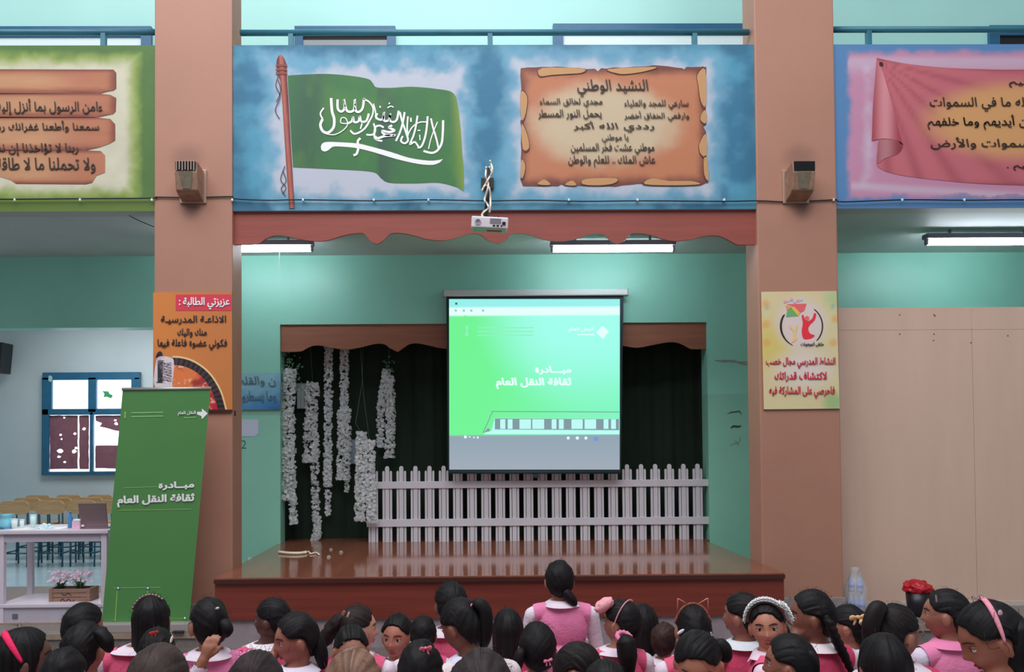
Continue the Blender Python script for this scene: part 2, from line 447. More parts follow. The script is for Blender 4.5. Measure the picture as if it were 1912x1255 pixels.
# --- flag mural
fl = smoothpts([(537, 141), (570, 139), (610, 138), (650, 141), (686, 147), (696, 155), (703, 163), (730, 164), (770, 162), (815, 166), (842, 171), (852, 182)], 4) + \
     smoothpts([(856, 205), (860, 240), (863, 285), (866, 325), (866, 357)], 3) + smoothpts([(855, 350), (820, 341), (775, 342), (728, 341), (712, 333), (700, 322), (670, 318), (610, 315), (547, 312)], 4)
def flagc(u, v):
    g = L3(62, 122, 70); dk = L3(58, 92, 76); yl = L3(150, 168, 66)
    c = np.broadcast_to(g, u.shape+(3,)).copy()
    c = mixc(c, np.broadcast_to(dk, c.shape), sst(60, 0, np.abs(u-575+(v-200)*.1))*.75)
    c = mixc(c, np.broadcast_to(dk, c.shape), sst(0, 10, u-700)*sst(55, 0, u-706)*.85)
    c = mixc(c, np.broadcast_to(yl, c.shape), sst(838, 866, u+(v-240)*-.06)*.8)
    c = mixc(c, np.broadcast_to(L3(96, 150, 62), c.shape), sst(.45, .75, fbm(u/34, v/50))*.35)
    return c*.9
paint_poly('flag', fl, y1, flagc, m_flat, par_m, 8)
pole = smoothpts([(517, 125), (516, 118), (518, 108), (524, 102), (530, 108), (534, 118), (535, 126), (536, 150), (538, 180), (544, 290), (550, 389)], 3)+[(540, 389), (534, 300), (527, 190), (523, 150), (519, 140)]
def polec(u, v):
    t = u-(524+(v-110)*.072)
    c = mixc(np.broadcast_to(L3(112, 44, 42), u.shape+(3,)), np.broadcast_to(L3(196, 110, 92), u.shape+(3,)), sst(6, 0, np.abs(t-1)))
    return c*.9
paint_poly('flagpole', pole, y2, polec, m_flat, par_m, 4)
m_rope = mat('painted_rope', pc((70, 40, 60)), .6); m_polec = mat('painted_ring', pc((140, 66, 58), .9), .6)
for yy in (122, 130, 137): pxpoly('pole_ring', [(515, yy-2), (536, yy-2), (536, yy+2), (515, yy+2)], y3, 0, m_polec, par_m)
def stroke(name, pts, w, Y, m, parent, n=5, taper=False):
    pts = smoothpts(pts, n); L = []; R = []
    for i, p in enumerate(pts):
        a = np.array(pts[max(i-1, 0)]); b = np.array(pts[min(i+1, len(pts)-1)]); t = b-a; t = t/(np.linalg.norm(t)+1e-9); q = np.array([-t[1], t[0]])
        k = w/2*(min(1, .3+3*min(i, len(pts)-1-i)/len(pts)) if taper else 1)
        L.append(tuple(np.array(p)+q*k)); R.append(tuple(np.array(p)-q*k))
    w3 = [P(a, b, Y) for a, b in L+R]; n = len(L)
    bm = bmesh.new(); vs = [bm.verts.new(c) for c in w3]
    for i in range(n-1):
        try: bm.faces.new((vs[i], vs[i+1], vs[n+i+1], vs[n+i]))
        except ValueError: pass
    bm.normal_update()
    bmesh.ops.recalc_face_normals(bm, faces=bm.faces)
    if sum(f.normal.y*f.calc_area() for f in bm.faces) > 0: bmesh.ops.reverse_faces(bm, faces=bm.faces)
    return from_bm(name, bm, m, parent)
for pts in ([(520, 140), (515, 160), (523, 180), (514, 205), (522, 222)], [(519, 148), (524, 170), (516, 190)], [(532, 310), (524, 335), (534, 350), (527, 362)], [(528, 318), (534, 338), (525, 352), (533, 366)]):
    stroke('rope', pts, 1.6, y3, m_rope, par_m)
m_wht = mat('white_paint', pc((210, 214, 214)), .6); m_ink = mat('black_paint', pc((46, 34, 30)), .6)
def zz(pts): return [(430+a/3.804, 70+c/3.804) for a, c in pts]
for w_, pts in ((4.2, [(1512, 588), (1509, 680), (1500, 755), (1470, 803), (1430, 820), (1372, 806)]), (3.4, [(1425, 575), (1440, 640), (1464, 720), (1480, 792)]), (2.0, [(1472, 600), (1446, 660), (1422, 730), (1408, 792)]),
    (3.8, [(1402, 560), (1394, 650), (1380, 720), (1356, 775), (1330, 782)]), (3.4, [(1330, 555), (1316, 640), (1300, 700), (1276, 760), (1310, 742), (1340, 782)]), (2.4, [(1396, 600), (1340, 604), (1290, 640), (1262, 690)]), (3, [(1282, 570), (1284, 600)]), (2.2, [(1330, 660), (1350, 660)]), (2, [(1345, 690), (1348, 730)]),
    (3.8, [(1238, 530), (1226, 600), (1206, 670), (1176, 736)]), (3.6, [(1204, 530), (1222, 600), (1250, 680), (1262, 730), (1240, 752), (1212, 735), (1225, 700)]), (3, [(1262, 560), (1256, 640), (1262, 700)]),
    (4, [(1196, 520), (1184, 580), (1160, 600), (1134, 588), (1136, 540), (1128, 584), (1092, 590), (1092, 530), (1082, 580), (1050, 580), (1034, 560), (1046, 540)]), (2.2, [(1116, 500), (1140, 488), (1160, 496)]), (2.2, [(1126, 474), (1134, 462)]), (2.6, [(1062, 486), (1066, 500)]), (2.4, [(1016, 470), (1030, 520), (1036, 580)]),
    (4.4, [(1150, 624), (1128, 640), (1166, 660), (1130, 672), (1080, 664), (1100, 690), (1172, 694), (1100, 700), (1046, 716), (1030, 702)]), (3.6, [(1080, 735), (1046, 728), (1024, 706), (1030, 640), (1062, 626), (1090, 640)]), (3.4, [(1018, 610), (1030, 660), (1010, 690), (966, 690)]),
    (5, [(716, 430), (722, 520), (738, 580), (732, 640), (694, 676), (656, 664), (640, 620), (656, 580)]), (3, [(656, 580), (640, 540), (664, 500)]), (2, [(680, 685), (740, 690), (800, 660), (832, 618), (820, 575), (790, 572), (786, 606), (830, 612)]),
    (4, [(830, 612), (862, 596), (872, 566), (880, 600), (910, 596), (920, 560), (930, 596), (966, 592), (984, 540)]), (3.6, [(990, 590), (960, 640), (920, 672), (880, 684), (852, 660)]), (2.8, [(936, 610), (924, 650)]),
    (4.4, [(950, 430), (940, 500), (915, 528), (890, 516), (884, 440), (880, 510), (850, 528), (824, 512), (806, 440), (812, 500), (790, 526), (764, 506), (762, 440)]), (3.0, [(940, 436), (984, 456), (1014, 500), (1010, 550), (990, 590)])):
    stroke('flag_lettering', zz(pts), w_, y2-.0003*(hash(len(pts)*7+int(pts[0][0])) % 11), m_wht, par_m, 5)
pxpoly('painted_sword', smoothpts([(599, 274), (602, 268), (612, 265), (640, 266), (668, 268), (690, 273), (730, 284), (765, 295), (800, 300), (818, 299), (827, 297)], 3)+smoothpts([(822, 303), (808, 308), (780, 306), (740, 297), (700, 285), (668, 277), (640, 274), (622, 274), (614, 280), (606, 283), (600, 280)], 3), y2, 0, m_wht, par_m)
stroke('sword_guard', [(673, 258), (668, 264), (669, 275), (666, 287), (660, 290)], 4.5, y3, m_wht, par_m)
# --- scroll mural
rs = random.Random(5)
def ragged(pts, amp, step=9):
    out = []
    for i in range(len(pts)):
        a = np.array(pts[i], float); b = np.array(pts[(i+1) % len(pts)], float); n = max(1, int(np.linalg.norm(b-a)/step))
        for k in range(n):
            p = a+(b-a)*k/n; out.append((p[0]+rs.uniform(-amp, amp), p[1]+rs.uniform(-amp, amp)))
    return out
scr = ragged([(972, 127), (985, 125), (1040, 125), (1110, 129), (1116, 134), (1122, 128), (1220, 122), (1275, 127), (1278, 130), (1281, 125), (1318, 126), (1318, 200), (1319, 233), (1313, 236), (1319, 245), (1318, 300), (1323, 340), (1312, 346), (1262, 346), (1256, 348), (1200, 344), (1192, 342), (1150, 348), (1056, 347), (1047, 344), (1042, 348), (976, 347), (972, 335), (974, 240), (971, 226), (974, 222)], 1.0, 12)
def scrc(u, v):
    d = np.minimum(np.minimum(u-972, 1320-u), np.minimum(v-126, 346-v))+(fbm(u/25, v/25)-.5)*14
    a = L3(122, 66, 56); b = L3(200, 128, 92); o = L3(206, 140, 100); cr = L3(212, 190, 158)
    c = mixc(np.broadcast_to(a, u.shape+(3,)), np.broadcast_to(b, u.shape+(3,)), sst(1, 22, d))
    r = ((u-1128)/150)**2+((v-232)/85)**2
    c = mixc(c, np.broadcast_to(cr, c.shape), sst(1.15, .35, r+(fbm(u/30, v/30)-.5)*.5))
    return c*.9
paint_poly('painted_scroll', scr, y1, scrc, m_flat, par_m, 7)
m_curl = mat('scroll_curl', pc((200, 150, 100), .95), .6); m_curld = mat('scroll_curl_edge', pc((110, 56, 46), .8), .6)
curls = [[(1012, 127), (1088, 128), (1086, 136), (1060, 138), (1030, 140), (1008, 142)], [(1136, 129), (1224, 125), (1205, 133), (1172, 138), (1152, 137)],
         [(1302, 140), (1317, 130), (1318, 196), (1309, 190), (1304, 160)], [(1310, 212), (1318, 206), (1318, 230), (1308, 224)],
         [(1306, 268), (1318, 250), (1319, 292), (1309, 288), (1306, 280)], [(1314, 296), (1320, 294), (1323, 336), (1315, 326)],
         [(972, 172), (984, 180), (982, 210), (974, 224)], [(974, 232), (984, 250), (988, 276), (976, 278)], [(974, 298), (981, 310), (977, 330), (972, 330)],
         [(1004, 344), (1016, 335), (1028, 345)], [(1055, 345), (1068, 337), (1076, 346)], [(1088, 344), (1094, 334), (1150, 333), (1147, 342), (1120, 346)], [(1204, 344), (1216, 333), (1250, 338), (1290, 338), (1307, 344), (1260, 346)]]
for c in curls:
    q = smoothpts(c, 3, True); cx = sum(p[0] for p in q)/len(q); cy = sum(p[1] for p in q)/len(q)
    pxpoly('curl_shadow', [(cx+(a-cx)*1.05+.8*(1 if a < 1145 else -1), cy+(b-cy)*1.14+1) for a, b in q], y2, 0, m_curld, par_m)
    pxpoly('curl', q, y3, 0, m_curl, par_m)
for s, q in (('النشيد الوطني', (1078, 148, 1211, 180)), ('سارعي للمجد والعلياء', (1166, 186, 1286, 204)), ('مجدي لخالق السماء', (1008, 183, 1125, 200)),
             ('وارفعي الخفاق أخضر', (1166, 207, 1287, 226)), ('يحمل النور المسطر', (1005, 204, 1124, 222)), ('رددي الله أكبر', (1071, 226, 1222, 246)),
             ('يا موطني', (1124, 250, 1174, 267)), ('موطني عشت فخر المسلمين', (1066, 267, 1222, 289)), ('عاش الملك .. للعلم والوطن', (1061, 290, 1224, 312))):
    text('anthem_lettering', s, q, y3, m_ink, par_m, .008, ital=-.15)
# --- left wooden planks mural
planks = [[(-330, 128), (212, 130), (217, 136), (217, 165), (212, 169), (200, 171), (186, 175), (-330, 177)], [(-330, 173), (184, 175), (206, 177), (217, 183), (216, 208), (211, 213), (196, 216), (178, 220), (-330, 221)],
          [(-330, 217), (176, 219), (206, 222), (215, 232), (215, 262), (205, 268), (186, 275), (160, 281), (-330, 282)], [(-330, 278), (158, 281), (188, 282), (196, 290), (196, 322), (180, 328), (172, 341), (160, 344), (30, 343), (20, 336), (0, 330), (-330, 330)]]
def plankc(u, v, e=None):
    a = L3(128, 66, 54); b = L3(190, 122, 92); c2 = L3(206, 156, 116)
    y = np.min([np.abs(v-k) for k in (130, 173, 217, 279, 343)], axis=0)
    c = mixc(np.broadcast_to(a, u.shape+(3,)), np.broadcast_to(b, u.shape+(3,)), np.minimum(sst(0, 9, y), sst(0, 22, 218-u)))
    c = mixc(c, np.broadcast_to(c2, c.shape), sst(170, 60, u)*sst(3, 12, y)*.8)
    return c*(.9+.2*fbm(u/60, v/6))[..., None]*.9
for p in planks: paint_poly('painted_plank', p, y1, plankc, m_flat, par_l, 8)
for s, q in (('ءامن الرسول بما أنزل إليه من ربه والمؤمنون', (-150, 184, 191, 214)), ('سمعنا وأطعنا غفرانك ربنا وإليك المصير', (-130, 225, 185, 248)), ('ربنا لا تؤاخذنا إن نسينا أو أخطأنا', (-110, 262, 146, 290)), ('ولا تحملنا ما لا طاقة لنا به', (-60, 294, 178, 324))):
    text('verse_lettering', s, q, y2, m_ink, par_l, .012, ital=-.05)
# --- right cloth mural
ban = smoothpts([(1637, 108), (1660, 113), (1700, 120), (1760, 126), (1830, 129), (1912, 130), (2240, 128)], 4)+[(2240, 352)]+smoothpts([(1912, 346), (1830, 343), (1760, 337), (1700, 330), (1660, 322), (1640, 312), (1637, 300), (1641, 262), (1630, 262)], 4)
def banc(u, v):
    p = L3(206, 112, 122); dk = L3(150, 62, 78); o = L3(224, 166, 110)
    c = np.broadcast_to(p, u.shape+(3,)).copy()
    ang = np.arctan2(v-112, u-1638); f = .5+.5*np.sin(ang*26+1)
    c = mixc(c, np.broadcast_to(dk, c.shape), f**3*.45*sst(520, 60, u-1638))
    c = mixc(c, np.broadcast_to(o, c.shape), sst(1.0, .3, ((u-1905)/210)**2+((v-225)/85)**2))
    e = np.minimum(v-(108+(u-1637)*.1).clip(108, 130), (345-v))
    c = mixc(c, np.broadcast_to(dk, c.shape), sst(8, 0, e)*.6)
    return c*.9
paint_poly('painted_banner', ban, y1, banc, m_flat, par_r, 7)
def foldc(u, v):
    t = (u-1628)/60.
    c = mixc(np.broadcast_to(L3(176, 70, 84), u.shape+(3,)), np.broadcast_to(L3(226, 150, 158), u.shape+(3,)), sst(.45, 0, np.abs(t-.42)))
    return c*.9
paint_poly('painted_fold', smoothpts([(1637, 110), (1644, 122), (1665, 190), (1680, 250), (1687, 270)], 4)+smoothpts([(1684, 270), (1672, 262), (1655, 259), (1640, 260), (1628, 263)], 3)+[(1630, 200), (1634, 150)], y2, foldc, m_flat, par_r, 6)
paint_poly('painted_fold', smoothpts([(1643, 262), (1672, 262), (1686, 270), (1678, 286), (1652, 296), (1638, 305), (1639, 280)], 4, True), y2, lambda u, v: foldc(u, v)*.72, m_flat, par_r, 6)
pxpoly('painted_pin', smoothpts([(1642, 116), (1648, 117), (1649, 122), (1643, 123)], 3, True), y3, 0, mat('pin_dark', (60, 20, 30), .6), par_r)
for s, q in (('السميع العليم', (1884, 147, 2040, 163)), ('لا تأخذه سنة ولا نوم له ما في السموات', (1736, 176, 2110, 208)), ('يعلم ما بين أيديهم وما خلفهم', (1732, 214, 2010, 242)), ('وسع كرسيه السموات والأرض', (1738, 256, 2080, 282)), ('العظيم .', (1880, 304, 1960, 318))):
    text('verse_lettering', s, q, y2, m_ink, par_r, .01, ital=-.1)

# ---------------------------------------------------------------- gallery rails
def rail(name, pa, pb, posts, lbl):
    YR = YP+.10
    e = empty(name, (X((pa[0]+pb[0])/2, YR), YR, ZT), lbl, 'railing')
    a = P(pa[0], pa[1], YR); b = P(pb[0], pb[1], YR); zz = (a.z+b.z)/2
    tube('top_rail', [(a.x, YR, zz), (b.x, YR, zz)], .027, m_rail, e, 12)
    for px in posts:
        x = X(px, YR)
        box('post', x-.022, YR-.022, ZT, x+.022, YR+.022, zz, m_rail, e, .003)
    return e
rail('gallery_railing', (-330, 60), (289, 61), (192, -120), 'dark teal railing above the green painted parapet on the left')
rail('gallery_railing', (449, 62), (1398, 60), (545, 920, 1305), 'dark teal railing above the blue mural with the green flag')
rail('gallery_railing', (1556, 55), (2240, 55), (1560, 1633, 2000), 'dark teal railing above the parapet with the pink banner mural')
# upper doors and windows
def frame_open(name, x0, x1, zt, zb, Y, mf, inner, t=.07, mull=()):
    bm = bmesh.new()
    bx(bm, x0, Y-.05, zt-t, x1, Y+.02, zt); bx(bm, x0, Y-.05, zb, x0+t, Y+.02, zt-t); bx(bm, x1-t, Y-.05, zb, x1, Y+.02, zt-t)
    for q in mull: bx(bm, q-t/2, Y-.04, zb, q+t/2, Y+.02, zt-t)
    o = from_bm(name, bm, mf); tag(o, kind='structure')
    box('panel', x0+t, Y-.02, zb, x1-t, Y-.005, zt-t, inner, o)
    return o
m_dark = mat('dark_doorway', (26, 20, 24), .7); m_frost = mat('frosted_blind', pc((186, 200, 206)), .5, .12, 60, stretch=(1, 1, 8))
d1 = frame_open('door_1', X(553, YU), X(742, YU), Z(52, YU), 4.0, YU, m_frame, m_dark, .10)
box('fanlight', X(568, YU), YU-.035, Z(92, YU), X(730, YU), YU-.022, Z(77, YU), mat('door_grey', pc((120, 124, 128)), .5), d1)
frame_open('window_2', X(1038, YU), X(1420, YU), Z(48, YU), 4.9, YU, m_frame, m_frost, .12)
frame_open('window_3', X(-200, YU), X(284, YU), Z(52, YU), 4.9, YU, m_frame, m_frost, .12)
frame_open('door_2', X(1857, YU), X(2060, YU), Z(52, YU), 4.0, YU, m_frame, m_dark, .12)

# ---------------------------------------------------------------- stage
m_stage = mat('stage_red_wood', pc((100, 42, 32)), .42, .22, 3, .05, 20, stretch=(.35, 1, 7))
m_top = mat('stage_top_varnish', pc((112, 66, 50)), .09, .2, 2.2, .03, 14, stretch=(3, .4, 1), spec=.9)
YS = 6.5
sx0, sx1 = X(400, YS, 1075), X(1465, YS, 1075); zplin = Z(1155, YS)
stg = empty('stage_platform', ((sx0+sx1)/2, YS, 0), 'low stage platform with red wood front and glossy brown top below the screen', 'stage')
box('top_panel', sx0, YS, ST-.03, sx1, YW-.001, ST, m_top, stg, .003)
box('rear_top_panel', ox0+.004, YW-.001, ST-.03, ox1-.004, YW+.895, ST, m_top, stg)
box('edge_strip', sx0, YS-.012, ST-.045, sx1, YS, ST-.012, mat('stage_edge', pc((56, 26, 20)), .45), stg)
npan = 1
for i in range(npan):
    a = sx0+(sx1-sx0)*i/npan; b = sx0+(sx1-sx0)*(i+1)/npan
    box('front_panel', a+.001, YS+.012, zplin, b-.001, YS+.04, ST-.03, m_stage, stg, .002)
for a, b in ((sx0+.012, sx0+.04), (sx1-.04, sx1-.012)): box('side_panel', a, YS+.04, zplin, b, YW-.02, ST-.03, m_stage, stg)
box('plinth', sx0+.03, YS+.035, 0.0, sx1-.03, 6.6, zplin, mat('plinth_grey', pc((126, 116, 120)), .5, .12, 14), stg)
# green backdrop curtain in folds
m_cur = mat('backdrop_green', (17, 38, 24), .85, .5, 2.4, .25, 300, stretch=(1, 1, .35))
bm = bmesh.new(); n = 260; yb = YW+.42
xs = [ox0-.02+(ox1-ox0+.04)*i/n for i in range(n+1)]
row = []
for x in xs:
    y = yb+.012*math.sin(x*21)+.01*math.sin(x*8.3+1)+.006*math.sin(x*53)
    row.append((bm.verts.new((x, y, ST)), bm.verts.new((x, y*1.0+.01, oz1+.1))))
for a, b in zip(row, row[1:]): bm.faces.new((a[0], b[0], b[1], a[1]))
tag(from_bm('backdrop_curtain', bm, m_cur, smooth=True), 'dark green curtain hung across the back of the stage niche', 'curtain')
# valances
def val_curve(segs): 
    out = []
    for s in segs: out += smoothpts(s, 5)
    return out
m_val = mat('valance_red_wood', pc((146, 74, 64), 1.1), .45, .12, 3, .05, 20, stretch=(.4, 1, 6))
YV = YP+.05
low = val_curve([[(437, 457), (462, 456), (484, 455)], [(488, 452), (500, 444), (515, 440), (535, 441), (556, 446), (585, 450), (610, 449), (640, 440), (662, 436), (678, 436), (686, 444), (694, 452), (704, 456)],
                 [(708, 454), (718, 447), (728, 437), (745, 435), (770, 439), (795, 446), (820, 449), (845, 446), (872, 438), (888, 436), (900, 440), (910, 448), (929, 455)],
                 [(933, 454), (946, 447), (955, 437), (972, 436), (990, 439), (1020, 448), (1048, 450), (1075, 446), (1100, 438), (1122, 437), (1134, 443), (1142, 451), (1153, 455)],
                 [(1157, 454), (1167, 449), (1176, 438), (1192, 436), (1215, 439), (1240, 447), (1262, 450), (1290, 447), (1315, 441), (1338, 440), (1356, 446), (1374, 456)], [(1378, 457), (1395, 457), (1419, 457)]])
val = pxpoly('scalloped_valance', [(1419, 392), (437, 392)]+low, YV, .025, m_val)
tag(val, 'long red wooden scalloped valance board below the flag and anthem mural', 'valance')
m_val2 = mat('inner_valance_wood', pc((128, 82, 62)), .5, .16, 3, .05, 20, stretch=(.4, 1, 6))
lw2 = val_curve([[(524, 657), (545, 657), (563, 656)], [(567, 654), (580, 647), (592, 645), (608, 647), (630, 651), (655, 652), (680, 647), (702, 642), (718, 643), (728, 650), (742, 657)],
                 [(746, 655), (756, 648), (764, 643), (778, 641), (800, 645), (822, 650), (845, 651), (880, 646), (905, 641), (920, 650), (932, 656)], [(936, 655), (950, 646), (966, 641), (1000, 648), (1030, 650), (1070, 643), (1085, 641), (1098, 650), (1110, 655)],
                 [(1114, 654), (1128, 646), (1140, 641), (1160, 645), (1185, 649), (1200, 648), (1225, 643), (1250, 639), (1268, 641), (1288, 651)], [(1292, 652), (1305, 652), (1321, 652)]])
v2 = pxpoly('scalloped_valance', [(1321, 603), (524, 606)]+lw2, YW+.03, .025, m_val2)
tag(v2, 'brown wooden scalloped valance board across the top of the stage niche', 'valance')

# ---------------------------------------------------------------- picket fence
m_pick = mat('white_plastic', pc((178, 176, 182)), .45, .05, 6)
YF = YW+.06; px_s = 7
fen = empty('picket_fence', (X(1000, YF), YF, ST), 'white plastic picket fence standing along the back of the stage', 'fence')
bm = bmesh.new()
def lobe(bm, xc, w, zt, y0, y1, rnd):
    k = w/2; pts = [(xc-k, ST), (xc+k, ST), (xc+k, zt-k*rnd)]
    for a in range(1, 6): 
        an = math.pi*a/6; pts.append((xc+k*math.cos(an), zt-k*rnd+k*rnd*math.sin(an)))
    pts.append((xc-k, zt-k*rnd))
    f0 = [bm.verts.new((p[0], y0, p[1])) for p in pts]; f1 = [bm.verts.new((p[0], y1, p[1])) for p in pts]
    bm.faces.new(f0); bm.faces.new(f1[::-1]); n = len(pts)
    for i in range(n): bm.faces.new((f0[i], f0[(i+1) % n], f1[(i+1) % n], f1[i]))
zc_, zs_ = Z(869, YF), Z(878, YF); u = (X(750, YF)-X(723, YF))/27.
def slat_mesh(nm, w, zt, y0, y1, rnd):
    bm = bmesh.new(); lobe(bm, 0, w, zt, y0, y1, rnd); bmesh.ops.recalc_face_normals(bm, faces=bm.faces)
    me = bpy.data.meshes.new(nm); bm.to_mesh(me); bm.free(); me.materials.append(m_pick); return me
me_c = slat_mesh('picket', 7.8*u, zc_, -.012, .012, 1.1); me_s = slat_mesh('slat', 4.0*u, zs_, -.006, .010, 1.5)
cx = 697
while cx < 1322:
    for me_, dx_ in ((me_c, 0), (me_s, -6.9*u), (me_s, 6.9*u)):
        if dx_ > 0 and cx > 1316: continue
        o = bpy.data.objects.new(me_.name, me_); COL.objects.link(o); o.parent = fen
        o.location = Vector((X(cx, YF, 950)+dx_, YF, 0))-Vector(fen.location)
    cx += 26.35
for ya, yb_ in ((898, 911), (968, 982)):
    box('rail', X(684, YF), YF-.026, Z(yb_, YF), X(1322, YF), YF-.012, Z(ya, YF), m_pick, fen, .004)

# ---------------------------------------------------------------- projection screen
YQ = YW-.10
scn = empty('projection_screen', (X(999, YQ), YQ, Z(545, YQ)), 'pull-down projection screen lit with a green slide about public transport', 'screen')
m_case = mat('screen_case', pc((176, 182, 180)), .4); m_blk = mat('screen_border', pc((22, 42, 48)), .6)
a = P(828, 547, YQ); b = P(1171, 548, YQ); zz = (a.z+b.z)/2
bm = bmesh.new(); bx(bm, a.x, YQ-.05, zz-.032, b.x, YQ+.04, zz+.032, .012); from_bm('housing', bm, m_case, scn)
for q in (a.x, b.x): box('end_cap', q-.008, YQ-.055, zz-.036, q+.008, YQ+.045, zz+.036, mat('cap_grey', pc((140, 146, 144)), .5), scn, .004)
for q in (a.x+.08, b.x-.08): box('wall_bracket', q-.02, YQ+.03, zz-.02, q+.02, YW, zz+.05, mat('bracket_metal', pc((150, 154, 152)), .4, metal=.5), scn)
pxpoly('fabric_border', [(833, 553), (1164, 553), (1159, 884), (837, 884)], YQ-.004, .004, m_blk, scn)
bw = [P(837, 882, YQ), P(1159, 882, YQ)]
bm = bmesh.new(); tube_bm(bm, [(bw[0].x, YQ-.004, bw[0].z), (bw[1].x, YQ-.004, bw[1].z)], .016, 10); from_bm('bottom_bar', bm, m_blk, scn, True)
box('pull_handle', X(999, YQ)-.03, YQ-.03, Z(893, YQ), X(999, YQ)+.03, YQ-.02, Z(886, YQ), m_blk, scn, .004)
def slide(u, v):
    g = L3(112, 244, 148); cy = L3(162, 254, 240)
    t = sst(1.25, .1, ((u-1130)/230)**2+((v-590)/190)**2)
    c = mixc(np.broadcast_to(g, u.shape+(3,)), np.broadcast_to(cy, u.shape+(3,)), t*.95)
    c = mixc(c, np.broadcast_to(L3(128, 246, 196), u.shape+(3,)), sst(860, 1160, u)*sst(600, 800, v)*.8)
    c = mixc(c, np.broadcast_to(L3(150, 240, 235), c.shape), (v < 574)*1.0)
    c = mixc(c, np.broadcast_to(L3(226, 255, 250), c.shape), ((v >= 574) & (v < 589))*1.0)
    gb = mixc(np.broadcast_to(L3(146, 164, 178), c.shape), np.broadcast_to(L3(158, 170, 182), c.shape), sst(810, 880, v))
    return np.where((v > 812)[..., None], gb, c)
Yq = YQ-.009
slid = paint_poly('projected_slide', [(838.5, 558.5), (1157.5, 558.5), (1157, 877), (839, 877)], Yq, slide, vmat('projected_light', .9, 1.0), scn, 4)
def em(name, c, s=.92): return mat(name, (12, 12, 12), .9, emit=c, es=s)
Yt = Yq-.003; e_w = em('slide_white', (226, 255, 250), 1.0); e_g = em('slide_grey', (134, 160, 168)); e_c = em('slide_pale', (186, 255, 244), 1.0); e_gl = em('slide_light_green', (150, 250, 200))
text('slide_text', 'مبـــادرة', (999, 683, 1067, 700), Yt, e_w, scn, .05, ital=-.1); text('slide_text', 'ثقافة النقل العام', (926, 705, 1067, 727), Yt, e_w, scn, .05, ital=-.1)
text('slide_text', 'مشروع الرياض'[:0]+'النقل العام', (1062, 611, 1108, 621), Yt, e_w, scn, .03)
for yy, x0, x1 in ((612, 892, 996), (619, 892, 996), (626, 892, 996), (625, 1078, 1110)): pxpoly('slide_line', [(x0, yy-1.1), (x1, yy-1.1), (x1, yy+1.1), (x0, yy+1.1)], Yt, 0, e_gl if x0 < 1000 else e_w, scn)
pxpoly('slide_emblem', [(1125, 608), (1137, 619), (1126, 633), (1113, 621)], Yt, 0, e_w, scn)
pxpoly('slide_emblem', [(869, 609), (875, 609), (873, 618), (876, 627), (868, 627), (871, 618)], Yt, 0, e_gl, scn)
stroke('slide_line', [(902, 808), (908, 795), (914, 782), (920, 770), (940, 768.5), (1156, 769.5)], 1.6, Yt, e_g, scn, 2)
pxpoly('bus_body', [(904, 809), (918, 803), (924, 781), (1156.5, 782), (1156.5, 811), (904, 811)], Yt, 0, e_c, scn)
pxpoly('bus_body', [(903, 808), (912, 799), (916, 805)], Yt-.001, 0, e_g, scn)
pxpoly('bus_band', [(924, 781.5), (1156, 782.5), (1156, 803.5), (924, 802)], Yt-.001, 0, e_g, scn)
e_wd = em('bus_window', (190, 250, 244), 1.0)
for a_, b_ in ((934, 943.5), (948, 957), (970, 991.5), (994, 1016), (1030, 1039), (1043.5, 1052.5), (1067, 1088), (1091.5, 1113), (1127, 1136), (1141, 1150)):
    pxpoly('bus_window', [(a_, 783), (b_, 783), (b_, 801), (a_, 801)], Yt-.002, 0, e_wd, scn)
for xx, yy, r_ in ((869, 816, 3), (877, 816, 1.5), (885, 817, 1.6), (892, 817, 2), (1061, 818, 3), (1078, 818, 3.2), (1094, 818, 3)):
    pxpoly('taskbar_icon', [(xx+r_*math.cos(k*.785), yy+r_*math.sin(k*.785)) for k in range(8)], Yt, 0, e_w, scn)
pxpoly('taskbar_icon', [(1108, 816), (1117, 816), (1117, 824), (1108, 824)], Yt, 0, em('icon_blue', (120, 160, 225)), scn)
for xx in (849, 864, 878, 900): pxpoly('toolbar_icon', [(xx, 578), (xx+4, 578), (xx+4, 582), (xx, 582)], Yt, 0, em('icon_grey', (150, 215, 210)), scn)
pxpoly('toolbar_icon', [(850, 565), (854, 565), (854, 569), (850, 569)], Yt, 0, em('icon_dark', (60, 110, 110)), scn)
# ================================================================== PROPS
def part_of(e, name, bmfn, m, smooth=False):
    bm = bmesh.new(); bmfn(bm); bmesh.ops.recalc_face_normals(bm, faces=bm.faces); return from_bm(name, bm, m, e, smooth)
def lathe(bm, cx, cy, prof, seg=20):
    rings = [[bm.verts.new((cx+r*math.cos(2*math.pi*k/seg), cy+r*math.sin(2*math.pi*k/seg), z)) for k in range(seg)] for r, z in prof]
    for a, b in zip(rings, rings[1:]):
        for k in range(seg): bm.faces.new((a[k], a[(k+1) % seg], b[(k+1) % seg], b[k]))
    if prof[0][0] > 1e-4: bm.faces.new(rings[0][::-1])
    if prof[-1][0] > 1e-4: bm.faces.new(rings[-1])
